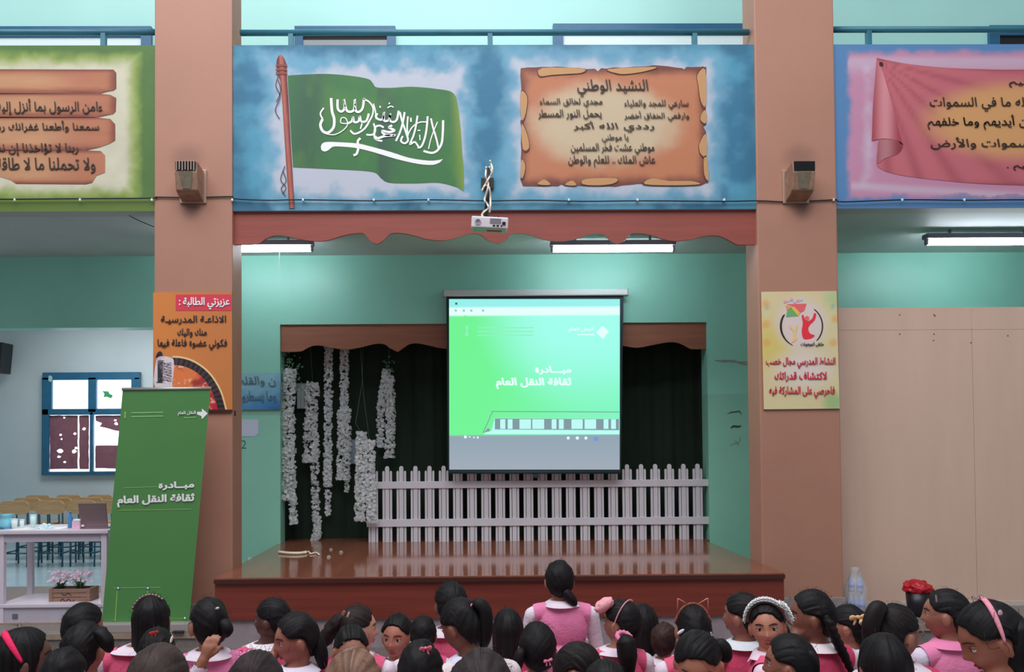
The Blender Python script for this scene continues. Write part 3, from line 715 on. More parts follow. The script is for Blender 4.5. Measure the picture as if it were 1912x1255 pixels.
# ---- fluorescent fittings
m_tube = mat('tube_glow', (250, 252, 255), .5, emit=(236, 244, 255), es=30); m_fix = mat('fitting_grey', pc((92, 92, 104)), .45)
def fitting(xa, xb, y, Y, lbl, half=.62, cord=None):
    xc = (xa+xb)/2; z = Z(y, Y, xc); x = X(xc, Y, y)
    e = empty('fluorescent_light', (x, Y, ZC), lbl, 'ceiling light')
    part_of(e, 'housing', lambda bm: bx(bm, x-half, Y-.05, z+.035, x+half, Y+.05, z+.085, .008), m_fix)
    for s in (-1, 1):
        part_of(e, 'lamp_holder', lambda bm: bx(bm, x+s*(half-.018)-.012, Y-.02, z-.022, x+s*(half-.018)+.012, Y+.02, z+.04, .003), m_fix)
        if ZC-z-.085 > .01: part_of(e, 'hanger', lambda bm: bx(bm, x+s*half*.6-.01, Y-.01, z+.085, x+s*half*.6+.01, Y+.01, ZC), m_fix)
    part_of(e, 'tube', lambda bm: tube_bm(bm, [(x-half+.03, Y, z), (x+half-.03, Y, z)], .025, 14), m_tube, True)
    if cord is not None:
        xx = X(cord, Y); part_of(e, 'pull_cord', lambda bm: tube_bm(bm, [(xx, Y, z+.04), (xx+.002, Y-.03, z-.05), (xx, Y-.03, Z(511, Y))], .0035, 6), mat('cord_white', pc((190, 200, 196)), .6))
    return e
fitting(350, 586, 466, 7.9, 'lit fluorescent tube partly hidden by the left pillar, with a pull cord', cord=523)
fitting(1026, 1262, 466, 7.9, 'lit fluorescent tube to the right of the projector, whole length visible')
fitting(1725, 1963, 453, 7.75, 'lit fluorescent tube above the beige partition, cut by the right edge')
# ---- flood lamps on the pillars, with the soot they left
m_lampb = mat('lamp_housing', pc((132, 104, 86)), .5, .25, 18, metal=.3); m_lampd = mat('lamp_glass', (16, 16, 22), .25); m_lampr = mat('lamp_rim', pc((150, 128, 114)), .4, metal=.4)
def flood(px, lbl, slats):
    z0 = Z(372, 6.9, px); x = X(px, 6.9)
    e = empty('flood_lamp', (x, YP, z0), lbl, 'wall lamp')
    part_of(e, 'wall_plate', lambda bm: bx(bm, x-.115, YP-.02, z0-.01, x+.115, YP, z0+.285, .004), m_lampr)
    prof = [(YP-.02, z0+.27), (YP-.19, z0+.30), (YP-.20, z0+.20), (YP-.165, z0+.06), (YP-.13, z0+.035), (YP-.02, z0)]
    def body(bm):
        for a in (-1, 1): pass
        L = [bm.verts.new((x-.095, p[0], p[1])) for p in prof]; R = [bm.verts.new((x+.095, p[0], p[1])) for p in prof]
        bm.faces.new(L); bm.faces.new(R[::-1]); n = len(prof)
        for i in range(n): bm.faces.new((L[i], L[(i+1) % n], R[(i+1) % n], R[i]))
        bmesh.ops.bevel(bm, geom=bm.edges[:], offset=.005, segments=1, affect='EDGES')
    part_of(e, 'housing', body, m_lampb)
    if slats:
        part_of(e, 'grille_panel', lambda bm: bx(bm, x-.085, YP-.206, z0+.215, x+.085, YP-.192, z0+.292), m_lampd)
        for k in range(7): part_of(e, 'grille_bar', lambda bm: bx(bm, x-.078+k*.0245, YP-.212, z0+.212+.008*(k % 2), x-.071+k*.0245, YP-.204, z0+.297), m_lampr)
    else: part_of(e, 'glass_panel', lambda bm: bx(bm, x-.09, YP-.208, z0+.218, x+.09, YP-.192, z0+.296, .003), m_lampd)
    part_of(e, 'front_plate', lambda bm: [bm.faces.new([bm.verts.new(p) for p in ((x-.06, YP-.203, z0+.205), (x+.06, YP-.203, z0+.205), (x+.035, YP-.172, z0+.07), (x-.035, YP-.172, z0+.07))])], mat('lamp_plate', pc((96, 88, 72)), .5, .3, 20))
flood(354, 'boxy flood lamp with a slatted dark top on the left pillar', True)
flood(1499, 'boxy flood lamp with a plain dark glass on the right pillar', False)
# soot stain on the pillar paint around each lamp (wear with a shape of its own)
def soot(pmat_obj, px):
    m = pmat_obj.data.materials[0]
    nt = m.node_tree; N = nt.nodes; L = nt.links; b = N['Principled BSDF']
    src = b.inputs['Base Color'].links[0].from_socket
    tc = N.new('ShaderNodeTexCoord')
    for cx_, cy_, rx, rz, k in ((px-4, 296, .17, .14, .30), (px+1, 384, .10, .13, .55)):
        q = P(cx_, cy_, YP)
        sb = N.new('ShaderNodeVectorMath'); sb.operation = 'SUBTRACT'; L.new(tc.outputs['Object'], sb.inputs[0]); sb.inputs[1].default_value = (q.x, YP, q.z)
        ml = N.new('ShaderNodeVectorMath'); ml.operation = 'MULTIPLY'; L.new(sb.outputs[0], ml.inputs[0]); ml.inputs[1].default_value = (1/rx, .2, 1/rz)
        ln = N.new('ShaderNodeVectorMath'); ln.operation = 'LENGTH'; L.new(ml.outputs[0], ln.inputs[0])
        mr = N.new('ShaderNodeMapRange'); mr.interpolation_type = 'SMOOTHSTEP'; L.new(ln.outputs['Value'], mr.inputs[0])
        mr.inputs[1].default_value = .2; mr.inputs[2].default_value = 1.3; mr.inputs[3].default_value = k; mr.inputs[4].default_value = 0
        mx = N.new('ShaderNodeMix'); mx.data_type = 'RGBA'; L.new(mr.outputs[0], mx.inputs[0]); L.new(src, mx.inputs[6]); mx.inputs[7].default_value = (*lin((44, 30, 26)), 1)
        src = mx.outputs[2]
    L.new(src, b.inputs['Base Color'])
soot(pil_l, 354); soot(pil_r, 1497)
# ---- black cable strung along the gallery
m_cable = mat('black_cable', (28, 24, 30), .5)
cp = [(-330, 374), (-100, 371), (0, 372), (150, 371), (284, 370), (291, 368), (360, 369), (430, 367), (437, 371), (500, 374), (560, 373), (700, 375), (800, 373), (905, 375), (1000, 374), (1090, 376), (1200, 375), (1350, 376), (1416, 375), (1470, 377), (1540, 374), (1562, 373), (1575, 377), (1690, 373), (1800, 374), (1912, 373), (2240, 373)]
cab = tube('cable', [P(a, b, YP-.012) for a, b in smoothpts(cp, 4)], .0058, m_cable)
tag(cab, 'thin black cable strung across pillars and murals just above the valance', 'cable')
m_clip = mat('cable_clip', pc((190, 196, 200)), .5)
for px in (28, 150, 284, 434, 566, 698, 800, 1062, 1190, 1352, 1556, 1684, 1800):
    q = P(px, 373, YP-.014); box('clip', q.x-.007, YP-.024, q.z-.011, q.x+.007, YP-.004 if not 434 < px < 1416 else YM-.012, q.z+.009, m_clip, cab)
# loose wire under the green mural
w2 = tube('loose_wire', [P(a, b, 7.15) for a, b in smoothpts([(228, 394), (240, 402), (262, 413), (288, 424)], 5)], .0035, m_cable); tag(w2, 'short loose wire hanging under the green mural beside the left pillar', 'wire')
# ---- projector on its bracket
m_pj = mat('projector_white', pc((214, 208, 214), 1.2), .4, .04, 20); m_pjb = mat('projector_base', pc((120, 176, 140), 1.2), .5); m_arm = mat('bracket_black', (24, 22, 26), .4); m_pcab = mat('pale_cable', pc((200, 190, 176)), .5)
YJ = 6.5
pj = empty('projector', P(914, 424, YJ), 'white projector on a black bracket in front of the blue mural', 'projector')
pc0 = P(914, 418, YJ); Rj = Matrix.Rotation(math.radians(3.0), 4, 'Y') @ Matrix.Rotation(math.radians(9), 4, 'X')
def pjpart(name, fn, m, smooth=False):
    bm = bmesh.new(); fn(bm); bmesh.ops.transform(bm, matrix=Matrix.Translation(pc0) @ Rj, verts=bm.verts)
    bmesh.ops.recalc_face_normals(bm, faces=bm.faces); return from_bm(name, bm, m, pj, smooth)
pjpart('case', lambda bm: bx(bm, -.148, -.11, -.045, .148, .12, .045, .012), m_pj)
pjpart('base_tray', lambda bm: bx(bm, -.132, -.10, -.058, .132, .11, -.044, .004), m_pjb)
pjpart('foot', lambda bm: bx(bm, -.02, -.09, -.072, .10, -.05, -.057, .003), mat('pj_foot', pc((150, 80, 60)), .5))
def ringf(bm): lathe(bm, 0, 0, [(.016, 0), (.018, .004), (.024, .004), (.026, 0)], 16); bmesh.ops.transform(bm, matrix=Matrix.Translation((-.095, -.112, 0)) @ Matrix.Rotation(math.pi/2, 4, 'X'), verts=bm.verts)
pjpart('lens_ring', ringf, mat('pj_grey', pc((150, 146, 156)), .4))
for k in range(4): pjpart('vent_slat', lambda bm: bx(bm, .0, -.115, -.006+k*.011, .09, -.108, -.002+k*.011), mat('pj_slat', pc((120, 112, 124)), .5))
for xx, w_ in ((.025, .012), (.055, .012), (.088, .007)): pjpart('port', lambda bm: bx(bm, xx, -.114, -.030, xx+w_*1.6, -.108, -.018), m_arm)
pjpart('socket', lambda bm: bx(bm, .10, -.118, -.016, .126, -.108, .008), m_arm)
pr = [P(907, 404, YJ), P(912, 345, YJ+.1), P(912, 314, YJ+.15)]
part_of(pj, 'pole', lambda bm: tube_bm(bm, [pr[0], pr[1], pr[2]], [.016, .016, .012], 10), m_arm, True)
q = P(910, 344, YM); part_of(pj, 'wall_plate', lambda bm: bx(bm, q.x-.055, YM-.03, q.z-.05, q.x+.055, YM-.012, q.z+.05, .004), m_arm)
part_of(pj, 'arm', lambda bm: tube_bm(bm, [(q.x, YM-.02, q.z), (pr[1].x, YJ+.1, pr[1].z)], .018, 10), m_arm, True)
for s in (-1, 1): part_of(pj, 'mount_leg', lambda bm: tube_bm(bm, [pr[0], pc0+Vector((s*.05, -.02, .05))], .007, 8), m_arm, True)
for pts in ([(914, 312), (919, 322), (912, 334), (903, 350), (900, 356), (906, 346), (914, 352), (916, 380), (914, 396)], [(908, 312), (907, 330), (912, 345), (905, 372), (908, 378), (912, 388), (903, 396), (900, 402), (906, 410), (912, 416)], [(915, 300), (920, 318), (917, 326)], [(930, 404), (936, 412), (940, 416)]):
    part_of(pj, 'cable', lambda bm: tube_bm(bm, [P(a, b, YJ-.03+.02*math.sin(i)) for i, (a, b) in enumerate(smoothpts(pts, 5))], .0075, 8), m_pcab if pts[0][0] != 930 else m_arm, True)
# ---- printed boards
def board(name, quad, Y, th, fn, lbl, cat, step=5, edge=(120, 90, 60)):
    xs_ = [P(a, b, Y) for a, b in quad]
    e = empty(name, ((xs_[0].x+xs_[1].x)/2, Y+th, xs_[2].z), lbl, cat)
    pxpoly('backing', quad, Y+.002, th, mat('board_edge', pc(edge), .6), e)
    paint_poly('print', quad, Y, fn, vmat('print_gloss', .42), e, step)
    return e
YB = YP-.016
def poster1(u, v):
    c = mixc(np.broadcast_to(L3(196, 120, 62), u.shape+(3,)), np.broadcast_to(L3(182, 112, 62), u.shape+(3,)), sst(290, 430, u))
    c = mixc(c, np.broadcast_to(L3(176, 70, 80), c.shape), sst(296, 287, u)*sst(640, 700, v)*.8)
    return c*1.3
p1 = board('poster_board', [(286, 546), (433, 546), (434, 767), (286, 767)], YB, .012, poster1, 'orange printed board with a microphone picture on the left pillar', 'poster')
y_a, y_b, y_c, y_d = YB-.0025, YB-.004, YB-.0055, YB-.007
pxpoly('red_header', [(328, 550), (432, 550), (432, 580), (328, 580)], y_a, 0, mat('header_red', pc((184, 50, 70)), .45), p1)
text('lettering', 'عزيزتي الطالبة :', (334, 555, 429, 578), y_b, mat('letter_cream', pc((232, 214, 210)), .5), p1, .03)
m_li = mat('letter_black', pc((40, 32, 36)), .5)
text('lettering', 'الاذاعـة المدرسيـة', (300, 589, 422, 606), y_a, m_li, p1, .022); text('lettering', 'منك واليك', (331, 613, 386, 630), y_a, m_li, p1, .022); text('lettering', 'فكوني عضوة فاعلة فيها', (294, 633, 424, 654), y_a, m_li, p1, .022)
def arcpts(sc, n=14):
    # quarter sweep from the microphone to the lower right
    base = [(322, 668), (338, 669), (356, 674), (374, 684), (390, 698), (403, 716), (413, 737), (421, 766)]
    cx_, cy_ = 322, 766
    return [(cx_+(a-cx_)*sc, cy_+(b-cy_)*sc) for a, b in smoothpts(base, 3)]
pxpoly('arc_border', arcpts(1.035)+[(322, 766)], y_a, 0, mat('arc_light', pc((226, 170, 120)), .5), p1)
def stripc(u, v):
    a = np.arctan2(766-v, u-322); k = (np.sin(a*60) > .2)
    return mixc(np.broadcast_to(L3(38, 28, 34), u.shape+(3,)), np.broadcast_to(L3(80, 66, 66), u.shape+(3,)), k*.6)*1.3
paint_poly('film_strip', arcpts(1.0)+[(322, 766)], y_b, stripc, m_flat, p1, 3)
def artc(u, v):
    n = fbm(u/14, v/14); r = np.hypot(u-322, v-766)/98
    c = mixc(np.broadcast_to(L3(208, 112, 62), u.shape+(3,)), np.broadcast_to(L3(178, 30, 52), u.shape+(3,)), sst(345, 400, u+(n-.5)*60))
    c = mixc(c, np.broadcast_to(L3(120, 44, 40), c.shape), sst(.55, .7, n)*.7)
    c = mixc(c, np.broadcast_to(L3(236, 200, 170), c.shape), sst(.68, .8, fbm(u/5+9, v/5))*.7)
    return c*1.3
paint_poly('arc_picture', arcpts(.86)+[(322, 766)], y_c, artc, m_flat, p1, 3)
def micc(u, v):
    c = np.broadcast_to(L3(206, 196, 200), u.shape+(3,)).copy(); g = ((np.sin((v+(u-300)*.2)*1.9) > -.1) & (u > 305) & (u < 320) & (v > 676) & (v < 712))
    c[g] = L3(70, 56, 74)
    dk = (u > 293+ (715-v)*.05) & (u < 304+(715-v)*.03) & (v > 672) & (v < 716); c[dk] = L3(44, 44, 50)
    c = mixc(c, np.broadcast_to(L3(150, 130, 140), c.shape), sst(.5, .7, fbm(u/6, v/6))*.4)
    return c*1.25
pxpoly('microphone_head', smoothpts([(291, 668), (294, 659), (299, 656), (303, 660), (302, 668)], 3, True), y_c, 0, mat('mic_dark', (44, 34, 34), .5), p1)
paint_poly('microphone', smoothpts([(291, 676), (294, 668), (304, 665), (320, 668), (325, 676), (324, 700), (322, 722), (334, 730), (334, 766), (300, 766), (292, 730), (287, 715), (289, 690)], 3, True), y_d, micc, m_flat, p1, 2)
pxpoly('bottom_edge', [(286, 765), (434, 765), (434, 769), (286, 769)], y_d, 0, mat('edge_dark', (60, 26, 26), .6), p1)
box('fixing_knob', X(437, 7.1)-.0, 7.05, Z(774, 7.1), X(437, 7.1)+.02, 7.09, Z(764, 7.1), mat('knob_brown', (60, 36, 34), .5), p1, .003)
def poster2(u, v):
    n = fbm(u/34+3, v/34); c = mixc(np.broadcast_to(L3(206, 200, 150), u.shape+(3,)), np.broadcast_to(L3(208, 186, 150), u.shape+(3,)), n)
    c = mixc(c, np.broadcast_to(L3(206, 186, 96), c.shape), sst(60, 10, np.hypot(u-1440, (v-645)*.8))*.8)
    c = mixc(c, np.broadcast_to(L3(136, 178, 116), c.shape), sst(30, 6, np.hypot(u-1556, (v-752)))*.8)
    c = mixc(c, np.broadcast_to(L3(150, 190, 130), c.shape), sst(34, 6, np.hypot(u-1560, (v-556)))*.6)
    c = mixc(c, np.broadcast_to(L3(216, 204, 206), c.shape), sst(80, 20, np.hypot(u-1500, (v-690)*1.5))*.7)
    c = mixc(c, np.broadcast_to(L3(214, 196, 200), c.shape), sst(60, 30, np.hypot(u-1496, v-605))*.8)
    for a, b in ((1430, 568), (1430, 606), (1432, 640), (1556, 640), (1560, 596)): c = mixc(c, np.broadcast_to(L3(214, 160, 90), c.shape), sst(11, 3, np.hypot(u-a, v-b))*.8)
    for a, b in ((1432, 575), (1555, 572)): c = mixc(c, np.broadcast_to(L3(120, 170, 160), c.shape), sst(6, 2, np.hypot(u-a, v-b))*.7)
    return c*1.22
p2 = board('poster_board', [(1421, 545), (1562, 543.5), (1568, 763), (1426, 764.5)], YB, .012, poster2, 'pale printed board with red lettering and round logo on the right pillar', 'poster')
m_rd = mat('letter_red', pc((176, 44, 62)), .5)
text('lettering', 'النشاط المدرسي مجال خصب', [(1430, 667), (1560, 667), (1560, 688), (1430, 688)], y_a, m_rd, p2, .028)
text('lettering', 'لاكتشاف قدراتك', (1446, 694, 1544, 713), y_a, m_rd, p2, .028); text('lettering', 'فاحرصي على المشاركة فيه', (1436, 721, 1559, 744), y_a, m_rd, p2, .028)
text('lettering', 'ملتقى الموهوبات', (1495, 639, 1538, 647), y_a, m_li, p2, .02)
E_ = lambda a, rx, ry, cx_=1497, cy_=609: (cx_+rx*math.cos(math.radians(a)), cy_+ry*math.sin(math.radians(a)))
pxpoly('ring_arc', [E_(a, 41, 40) for a in range(115, 215, 6)]+[E_(a, 38.5, 40, 1498.5) for a in range(214, 114, -6)], y_a, 0, m_li, p2)
pxpoly('ring_arc', [E_(a, 40, 40) for a in range(-55, 46, 6)]+[E_(a, 38, 39, 1496.5) for a in range(45, -56, -6)], y_a, 0, m_li, p2)
m_fr = mat('figure_red', pc((200, 40, 54)), .5); m_fy = mat('figure_ochre', pc((206, 170, 110)), .5)
pxpoly('red_figure', smoothpts([(1497, 590), (1500, 588), (1503, 597), (1509, 600), (1517, 594), (1520, 585), (1524, 587), (1521, 598), (1512, 607), (1509, 615), (1513, 623), (1521, 626), (1518, 630), (1510, 633), (1500, 632), (1497, 618), (1499, 604)], 3, True), y_a, 0, m_fr, p2)
pxpoly('red_head', smoothpts([(1503, 592), (1508, 590), (1511, 594), (1508, 599), (1503, 597)], 3, True), y_b, 0, mat('figure_face', pc((214, 90, 90)), .5), p2)
pxpoly('ochre_figure', smoothpts([(1475, 606), (1479, 612), (1484, 614), (1487, 608), (1490, 606), (1488, 616), (1486, 624), (1488, 634), (1477, 640), (1482, 628), (1480, 618), (1475, 612)], 3, True), y_a, 0, m_fy, p2)
for i, (c_, pts) in enumerate((((196, 88, 90), [(1468, 568), (1506, 567), (1502, 580), (1494, 584), (1482, 572)]), ((216, 160, 70), [(1482, 572), (1494, 584), (1490, 590), (1478, 576)]), ((90, 150, 90), [(1468, 592), (1470, 578), (1480, 574), (1490, 590)]), ((214, 130, 80), [(1467, 570), (1480, 573), (1470, 579)]))):
    pxpoly('umbrella_panel', pts, (y_a, y_b)[i % 2], 0, mat('umb%d' % i, pc(c_), .5), p2)
for k in range(6): pxpoly('spark', [E_(a, 3, 3, 1466+k*6, 563-k % 3*2) for a in range(0, 360, 60)], y_b, 0, mat('spark%d' % (k % 2), pc(((220, 140, 150), (170, 170, 210))[k % 2]), .5), p2)
def poster3(u, v):
    c = mixc(np.broadcast_to(L3(132, 184, 196), u.shape+(3,)), np.broadcast_to(L3(66, 130, 180), u.shape+(3,)), sst(700, 768, v+(u-490)*.35+(fbm(u/14, v/10)-.5)*34))
    return mixc(c, np.broadcast_to(L3(40, 84, 150), c.shape), sst(740, 770, v)*sst(480, 520, u)*.8)*1.3
p3 = board('calligraphy_plaque', [(396, 697), (524, 697), (523, 765), (396, 765)], YW-.03, .03, poster3, 'small blue calligraphy plaque on the teal wall beside the left pillar', 'plaque', 4, (150, 170, 180))
m_lc = mat('letter_slate', pc((70, 104, 116)), .5); text('lettering', 'ن والقلم', (446, 703, 515, 726), YW-.033, m_lc, p3, .015, -.15); text('lettering', 'وما يسطرون', (442, 730, 516, 753), YW-.033, m_lc, p3, .015, -.15)
pap = pxpoly('paper_note', [(440, 783), (483, 783), (483, 808), (476, 815), (440, 815)], YW-.004, .002, mat('note_paper', pc((166, 178, 196)), .7)); tag(pap, 'white paper note stuck to the teal wall under the blue plaque', 'paper')
text('wall_mark', '2', (450, 822, 460, 838), YW-.002, mat('mark_ink', pc((60, 96, 90)), .7), wl)
m_sm = mat('smear', pc((120, 132, 118)), .7); m_sd = mat('smear_dark', pc((56, 62, 58)), .7)
for i, (pts, w_, m_) in enumerate((([(1334, 673), (1352, 675), (1368, 674), (1385, 679), (1404, 683)], 4, m_sm), ([(1350, 672), (1372, 676), (1402, 676)], 3, m_sm), ([(1358, 773), (1366, 770), (1376, 769), (1380, 768), (1385, 774)], 2.2, m_sd), ([(1364, 800), (1370, 796), (1378, 797), (1384, 795)], 4, m_sd), ([(1362, 832), (1372, 828), (1380, 826), (1382, 816)], 2, m_sm), ([(1372, 822), (1380, 832)], 2, m_sm))):
    stroke('wall_scuff', pts, w_, YW-.0015-.0004*i, m_, wr, 4, True)
# ---- roll-up banner
YR_ = 6.66
bn = empty('rollup_banner', (X(272, YR_), YR_, .12), 'green roll-up banner with white Arabic lettering leaning in front of the left pillar', 'banner')
bq = [(229, 729), (393, 727), (353, 1164), (190, 1161)]
def bano(u, v):
    return (np.broadcast_to(L3(74, 124, 70), u.shape+(3,))*(.95+.1*fbm(u/80, v/60))[..., None])*1.3
pxpoly('backing_sheet', bq, YR_+.003, .002, mat('banner_back', pc((150, 154, 150)), .6), bn)
paint_poly('banner_sheet', bq, YR_, bano, vmat('banner_vinyl', .38), bn, 20)
a = P(228, 727, YR_); b = P(394, 725, YR_); part_of(bn, 'top_rail', lambda bm: tube_bm(bm, [a, b], .013, 8), mat('rail_silver', pc((150, 150, 146)), .35, metal=.6), True)
zb_ = .12
part_of(bn, 'base_cassette', lambda bm: bx(bm, X(186, YR_, 1165), YR_-.07, zb_, X(357, YR_, 1165), YR_+.07, Z(1161, YR_, 270), .012), mat('cassette_silver', pc((158, 150, 150)), .35, metal=.5))
a = P(272, 1165, YR_+.02); b = P(311, 728, YR_+.03); part_of(bn, 'support_pole', lambda bm: tube_bm(bm, [a, b], .008, 8), mat('rail_silver', (150, 150, 146)), True)
part_of(bn, 'pole_foot', lambda bm: bx(bm, X(330, YR_, 1165), YR_-.10, zb_, X(350, YR_, 1165), YR_-.07, zb_+.02, .004), mat('foot_dark', (40, 40, 44), .5))
yb1 = YR_-.003; m_bw = mat('banner_white', pc((214, 222, 210)), .5); m_bg = mat('banner_pale_green', pc((124, 170, 110)), .5); m_by = mat('banner_lime', pc((124, 168, 84), 1.2), .5)
text('lettering', 'مبــادرة', [(297, 900), (364, 898), (362, 914), (295, 916)], yb1, m_bw, bn, .045, -.08); text('lettering', 'ثقافة النقل العام', [(220, 926), (364, 921), (361, 943), (218, 948)], yb1, m_bw, bn, .045, -.08)
text('lettering', 'النقل العام', [(332, 768), (366, 767), (366, 776), (332, 777)], yb1, m_bw, bn, .03, -.08)
def ln(pts, m_, w_=1.4): return stroke('print_line', pts, w_, yb1, m_, bn, 2)
ln([(222, 953), (357, 951)], m_by, 1.6)
for y_ in (771, 778): ln([(245, y_), (305, y_-1)], m_bg, 1.8)
ln([(343, 780), (366, 779)], m_bg, 1.6); ln([(231, 911), (294, 909)], m_bg, .8)
pxpoly('print_arrow', [(368, 769), (377, 769), (377, 763), (388, 772), (377, 783), (376, 777), (368, 774)], yb1, 0, m_bw, bn)
pxpoly('print_emblem', [(231, 769), (236, 769), (235, 775), (236, 781), (231, 781), (232, 775)], yb1, 0, m_by, bn)
for pts in ([(219, 1103), (215, 1160)], [(276, 1103), (275, 1120)], [(310, 1155), (343, 1155)], [(213, 1098), (300, 1097)]): ln(pts, m_by if pts[0][0] != 213 else m_bg, 2.6 if pts[0][0] < 300 and pts[0][0] != 213 else 1)
for a_, b_ in ((220.5, 1098), (276, 1098), (345, 1154)):
    pxpoly('print_dot', [(a_+3.4*math.cos(k*.6), b_+3.4*math.sin(k*.6)) for k in range(10)], yb1-.0005, 0, mat('dot_dark', pc((40, 96, 70)), .5), bn); pxpoly('print_dot', [(a_+2*math.cos(k*.6), b_+2*math.sin(k*.6)) for k in range(10)], yb1-.001, 0, m_bw, bn)
# ---- beige partition boards
m_bd = mat('partition_board', pc((178, 152, 136), 1.6), .55, .04, 1.6, .06, 40, stretch=(4, 1, .6), grime=.05)
YT_ = 7.33
pt = empty('partition_wall', (X(1740, YT_), YT_, .12), 'tall beige board partition closing the bay right of the right pillar', 'partition')
zt_, zm_ = Z(574, YT_, 1740), Z(616, YT_, 1740); x0_, x1_, x2_, x3_ = X(1560, YT_), X(1817, YT_), X(2080, YT_), X(2300, YT_)
for a, b in ((x0_, x1_), (x1_, x2_), (x2_, x3_)):
    box('panel', a+.001, YT_+.004, .135, b-.002, YT_+.022, zm_, m_bd, pt, .0015)
    box('panel', a+.001, YT_+.0055, zm_+.002, b-.0005, YT_+.022, zt_, m_bd, pt, .0015)
    box('stud', b-.03, YT_+.022, .12, b+.03, YT_+.06, zt_, mat('stud_wood', pc((150, 130, 110)), .7), pt)
box('bottom_strip', x0_, YT_-.004, .12, x3_, YT_+.022, .16, mat('strip_pale', pc((170, 160, 152)), .5), pt)
for a_, b_ in ((1680, 588), (1744, 588), (1680, 624), (1744, 624), (1743, 636), (1746, 590), (1813, 640), (1882, 627)): pxpoly('nail_head', [(a_+1.5*math.cos(k), b_+1.5*math.sin(k)) for k in range(6)], YT_+.003 if b_ > 616 else YT_+.0045, 0, mat('nail', (110, 80, 66), .5), pt)
# ---- left room: window
YG = 12.0
m_pane = mat('bright_pane', (250, 252, 255), .4, emit=(244, 250, 255), es=1.6)
wn = tag(pxpoly('window_1', [(81, 696), (262, 695), (262, 885), (79, 886)], YG-.03, .03, mat('win_back', pc((26, 66, 90)), .5)), kind='structure')
m_wf = mat('window_teal_metal', pc((28, 82, 112)), .4, .12, 8)
def bar(x0, y0, x1, y1_, d=.05): 
    a = P(x0, y0, YG-.05); b = P(x1, y1_, YG-.05); return box('frame_bar', a.x, YG-.03-d, b.z, b.x, YG-.028, a.z, m_wf, wn, .006)
bar(81, 696, 262, 709); bar(79, 881, 262, 886); bar(80, 705, 92, 882); bar(252, 705, 262, 882); bar(166, 705, 181, 770); bar(169, 770, 175, 882); bar(80, 764, 262, 774); bar(80, 705, 98, 770, .045); bar(246, 705, 256, 770, .045)
for q in ((97, 709, 167, 765), (181, 709, 250, 765), (90, 773, 170, 881), (174, 773, 252, 881)): pxpoly('pane', [(q[0], q[1]), (q[2], q[1]), (q[2], q[3]), (q[0], q[3])], YG-.034, 0, m_pane, wn)
m_film = mat('maroon_film', pc((112, 74, 86)), .6, .15, 12)
rs = random.Random(3)
for pts in ([(93, 776), (145, 776), (145, 876), (93, 876)], [(148, 776), (166, 776), (166, 876), (148, 876)], [(178, 776), (252, 776), (252, 800), (232, 806), (214, 804), (200, 800), (186, 797), (190, 790), (179, 786)], [(178, 832), (252, 832), (252, 876), (178, 874)]):
    pxpoly('film', ragged(pts, .6, 8), YG-.038, 0, m_film, wn)
for a_, b_, r_ in ((113, 812, 3), (115, 820, 2.4), (140, 810, 3.2), (157, 801, 3.5), (112, 843, 6), (110, 853, 3.4), (121, 863, 2.6), (138, 843, 5), (142, 837, 3.5), (120, 780, 2.2), (217, 791, 4), (215, 785, 3), (193, 800, 2)):
    pxpoly('tear', [(a_+r_*rs.uniform(.6, 1.2)*math.cos(k*.7), b_+r_*.75*rs.uniform(.6, 1.2)*math.sin(k*.7)) for k in range(9)], YG-.041, 0, m_pane, wn)
pxpoly('sticker', [(191, 730), (203, 731), (204, 735), (211, 738), (208, 744), (199, 741), (193, 742), (195, 736)], YG-.041, 0, mat('sticker_green', (60, 170, 110), .5), wn)
pxpoly('latch', smoothpts([(91, 702), (97, 703), (97, 712), (91, 712)], 3, True), YG-.085, 0, mat('latch_grey', pc((140, 170, 176)), .5), wn)
# wall speaker at the far left
sp = empty('wall_speaker', P(-6, 668, 11.85), 'black loudspeaker on the left room wall at the left edge', 'speaker')
spb = bmesh.new(); bx(spb, -.16, -.14, -.22, .16, .14, .22, .012); bmesh.ops.transform(spb, matrix=Matrix.Translation(P(-8, 668, 11.7)) @ Matrix.Rotation(math.radians(5), 4, 'Y'), verts=spb.verts)
from_bm('cabinet', spb, mat('speaker_black', (24, 30, 34), .5), sp)
q = P(-8, 668, 11.7); part_of(sp, 'grille', lambda bm: bx(bm, q.x-.13, q.y-.155, q.z-.19, q.x+.12, q.y-.14, q.z+.19, .004), mat('grille_black', (14, 16, 18), .8, bump=.5, bscale=300)); part_of(sp, 'bracket', lambda bm: bx(bm, q.x-.03, q.y+.13, q.z-.04, q.x+.03, 12.0, q.z+.04), mat('speaker_black', (24, 30, 34)))
# ---- school chairs in the left room
m_ply = mat('chair_plywood', pc((170, 138, 98)), .5, .18, 6, stretch=(1, 1, 5)); m_cf = mat('chair_frame', pc((26, 66, 84)), .4)
ch0 = empty('school_chair', (0, 0, 0), 'x', 'chair')
def slab_round(bm, w, h, d, rot, loc, n=6, r=.05):
    pts = []
    for sx, sz, a0 in ((1, 1, 0), (-1, 1, 90), (-1, -1, 180), (1, -1, 270)):
        for k in range(n+1):
            a = math.radians(a0+90*k/n); pts.append((sx*(w/2-r)+r*math.cos(a), sz*(h/2-r)+r*math.sin(a)))
    f0 = [bm.verts.new((p[0], -d/2, p[1])) for p in pts]; f1 = [bm.verts.new((p[0], d/2, p[1])) for p in pts]
    bm.faces.new(f0); bm.faces.new(f1[::-1]); N = len(pts)
    for i in range(N): bm.faces.new((f0[i], f0[(i+1) % N], f1[(i+1) % N], f1[i]))
    bmesh.ops.transform(bm, matrix=Matrix.Translation(loc) @ rot, verts=f0+f1)
part_of(ch0, 'backrest', lambda bm: slab_round(bm, .36, .17, .014, Matrix.Rotation(math.radians(6), 4, 'X'), (0, -.19, .745), r=.06), m_ply)
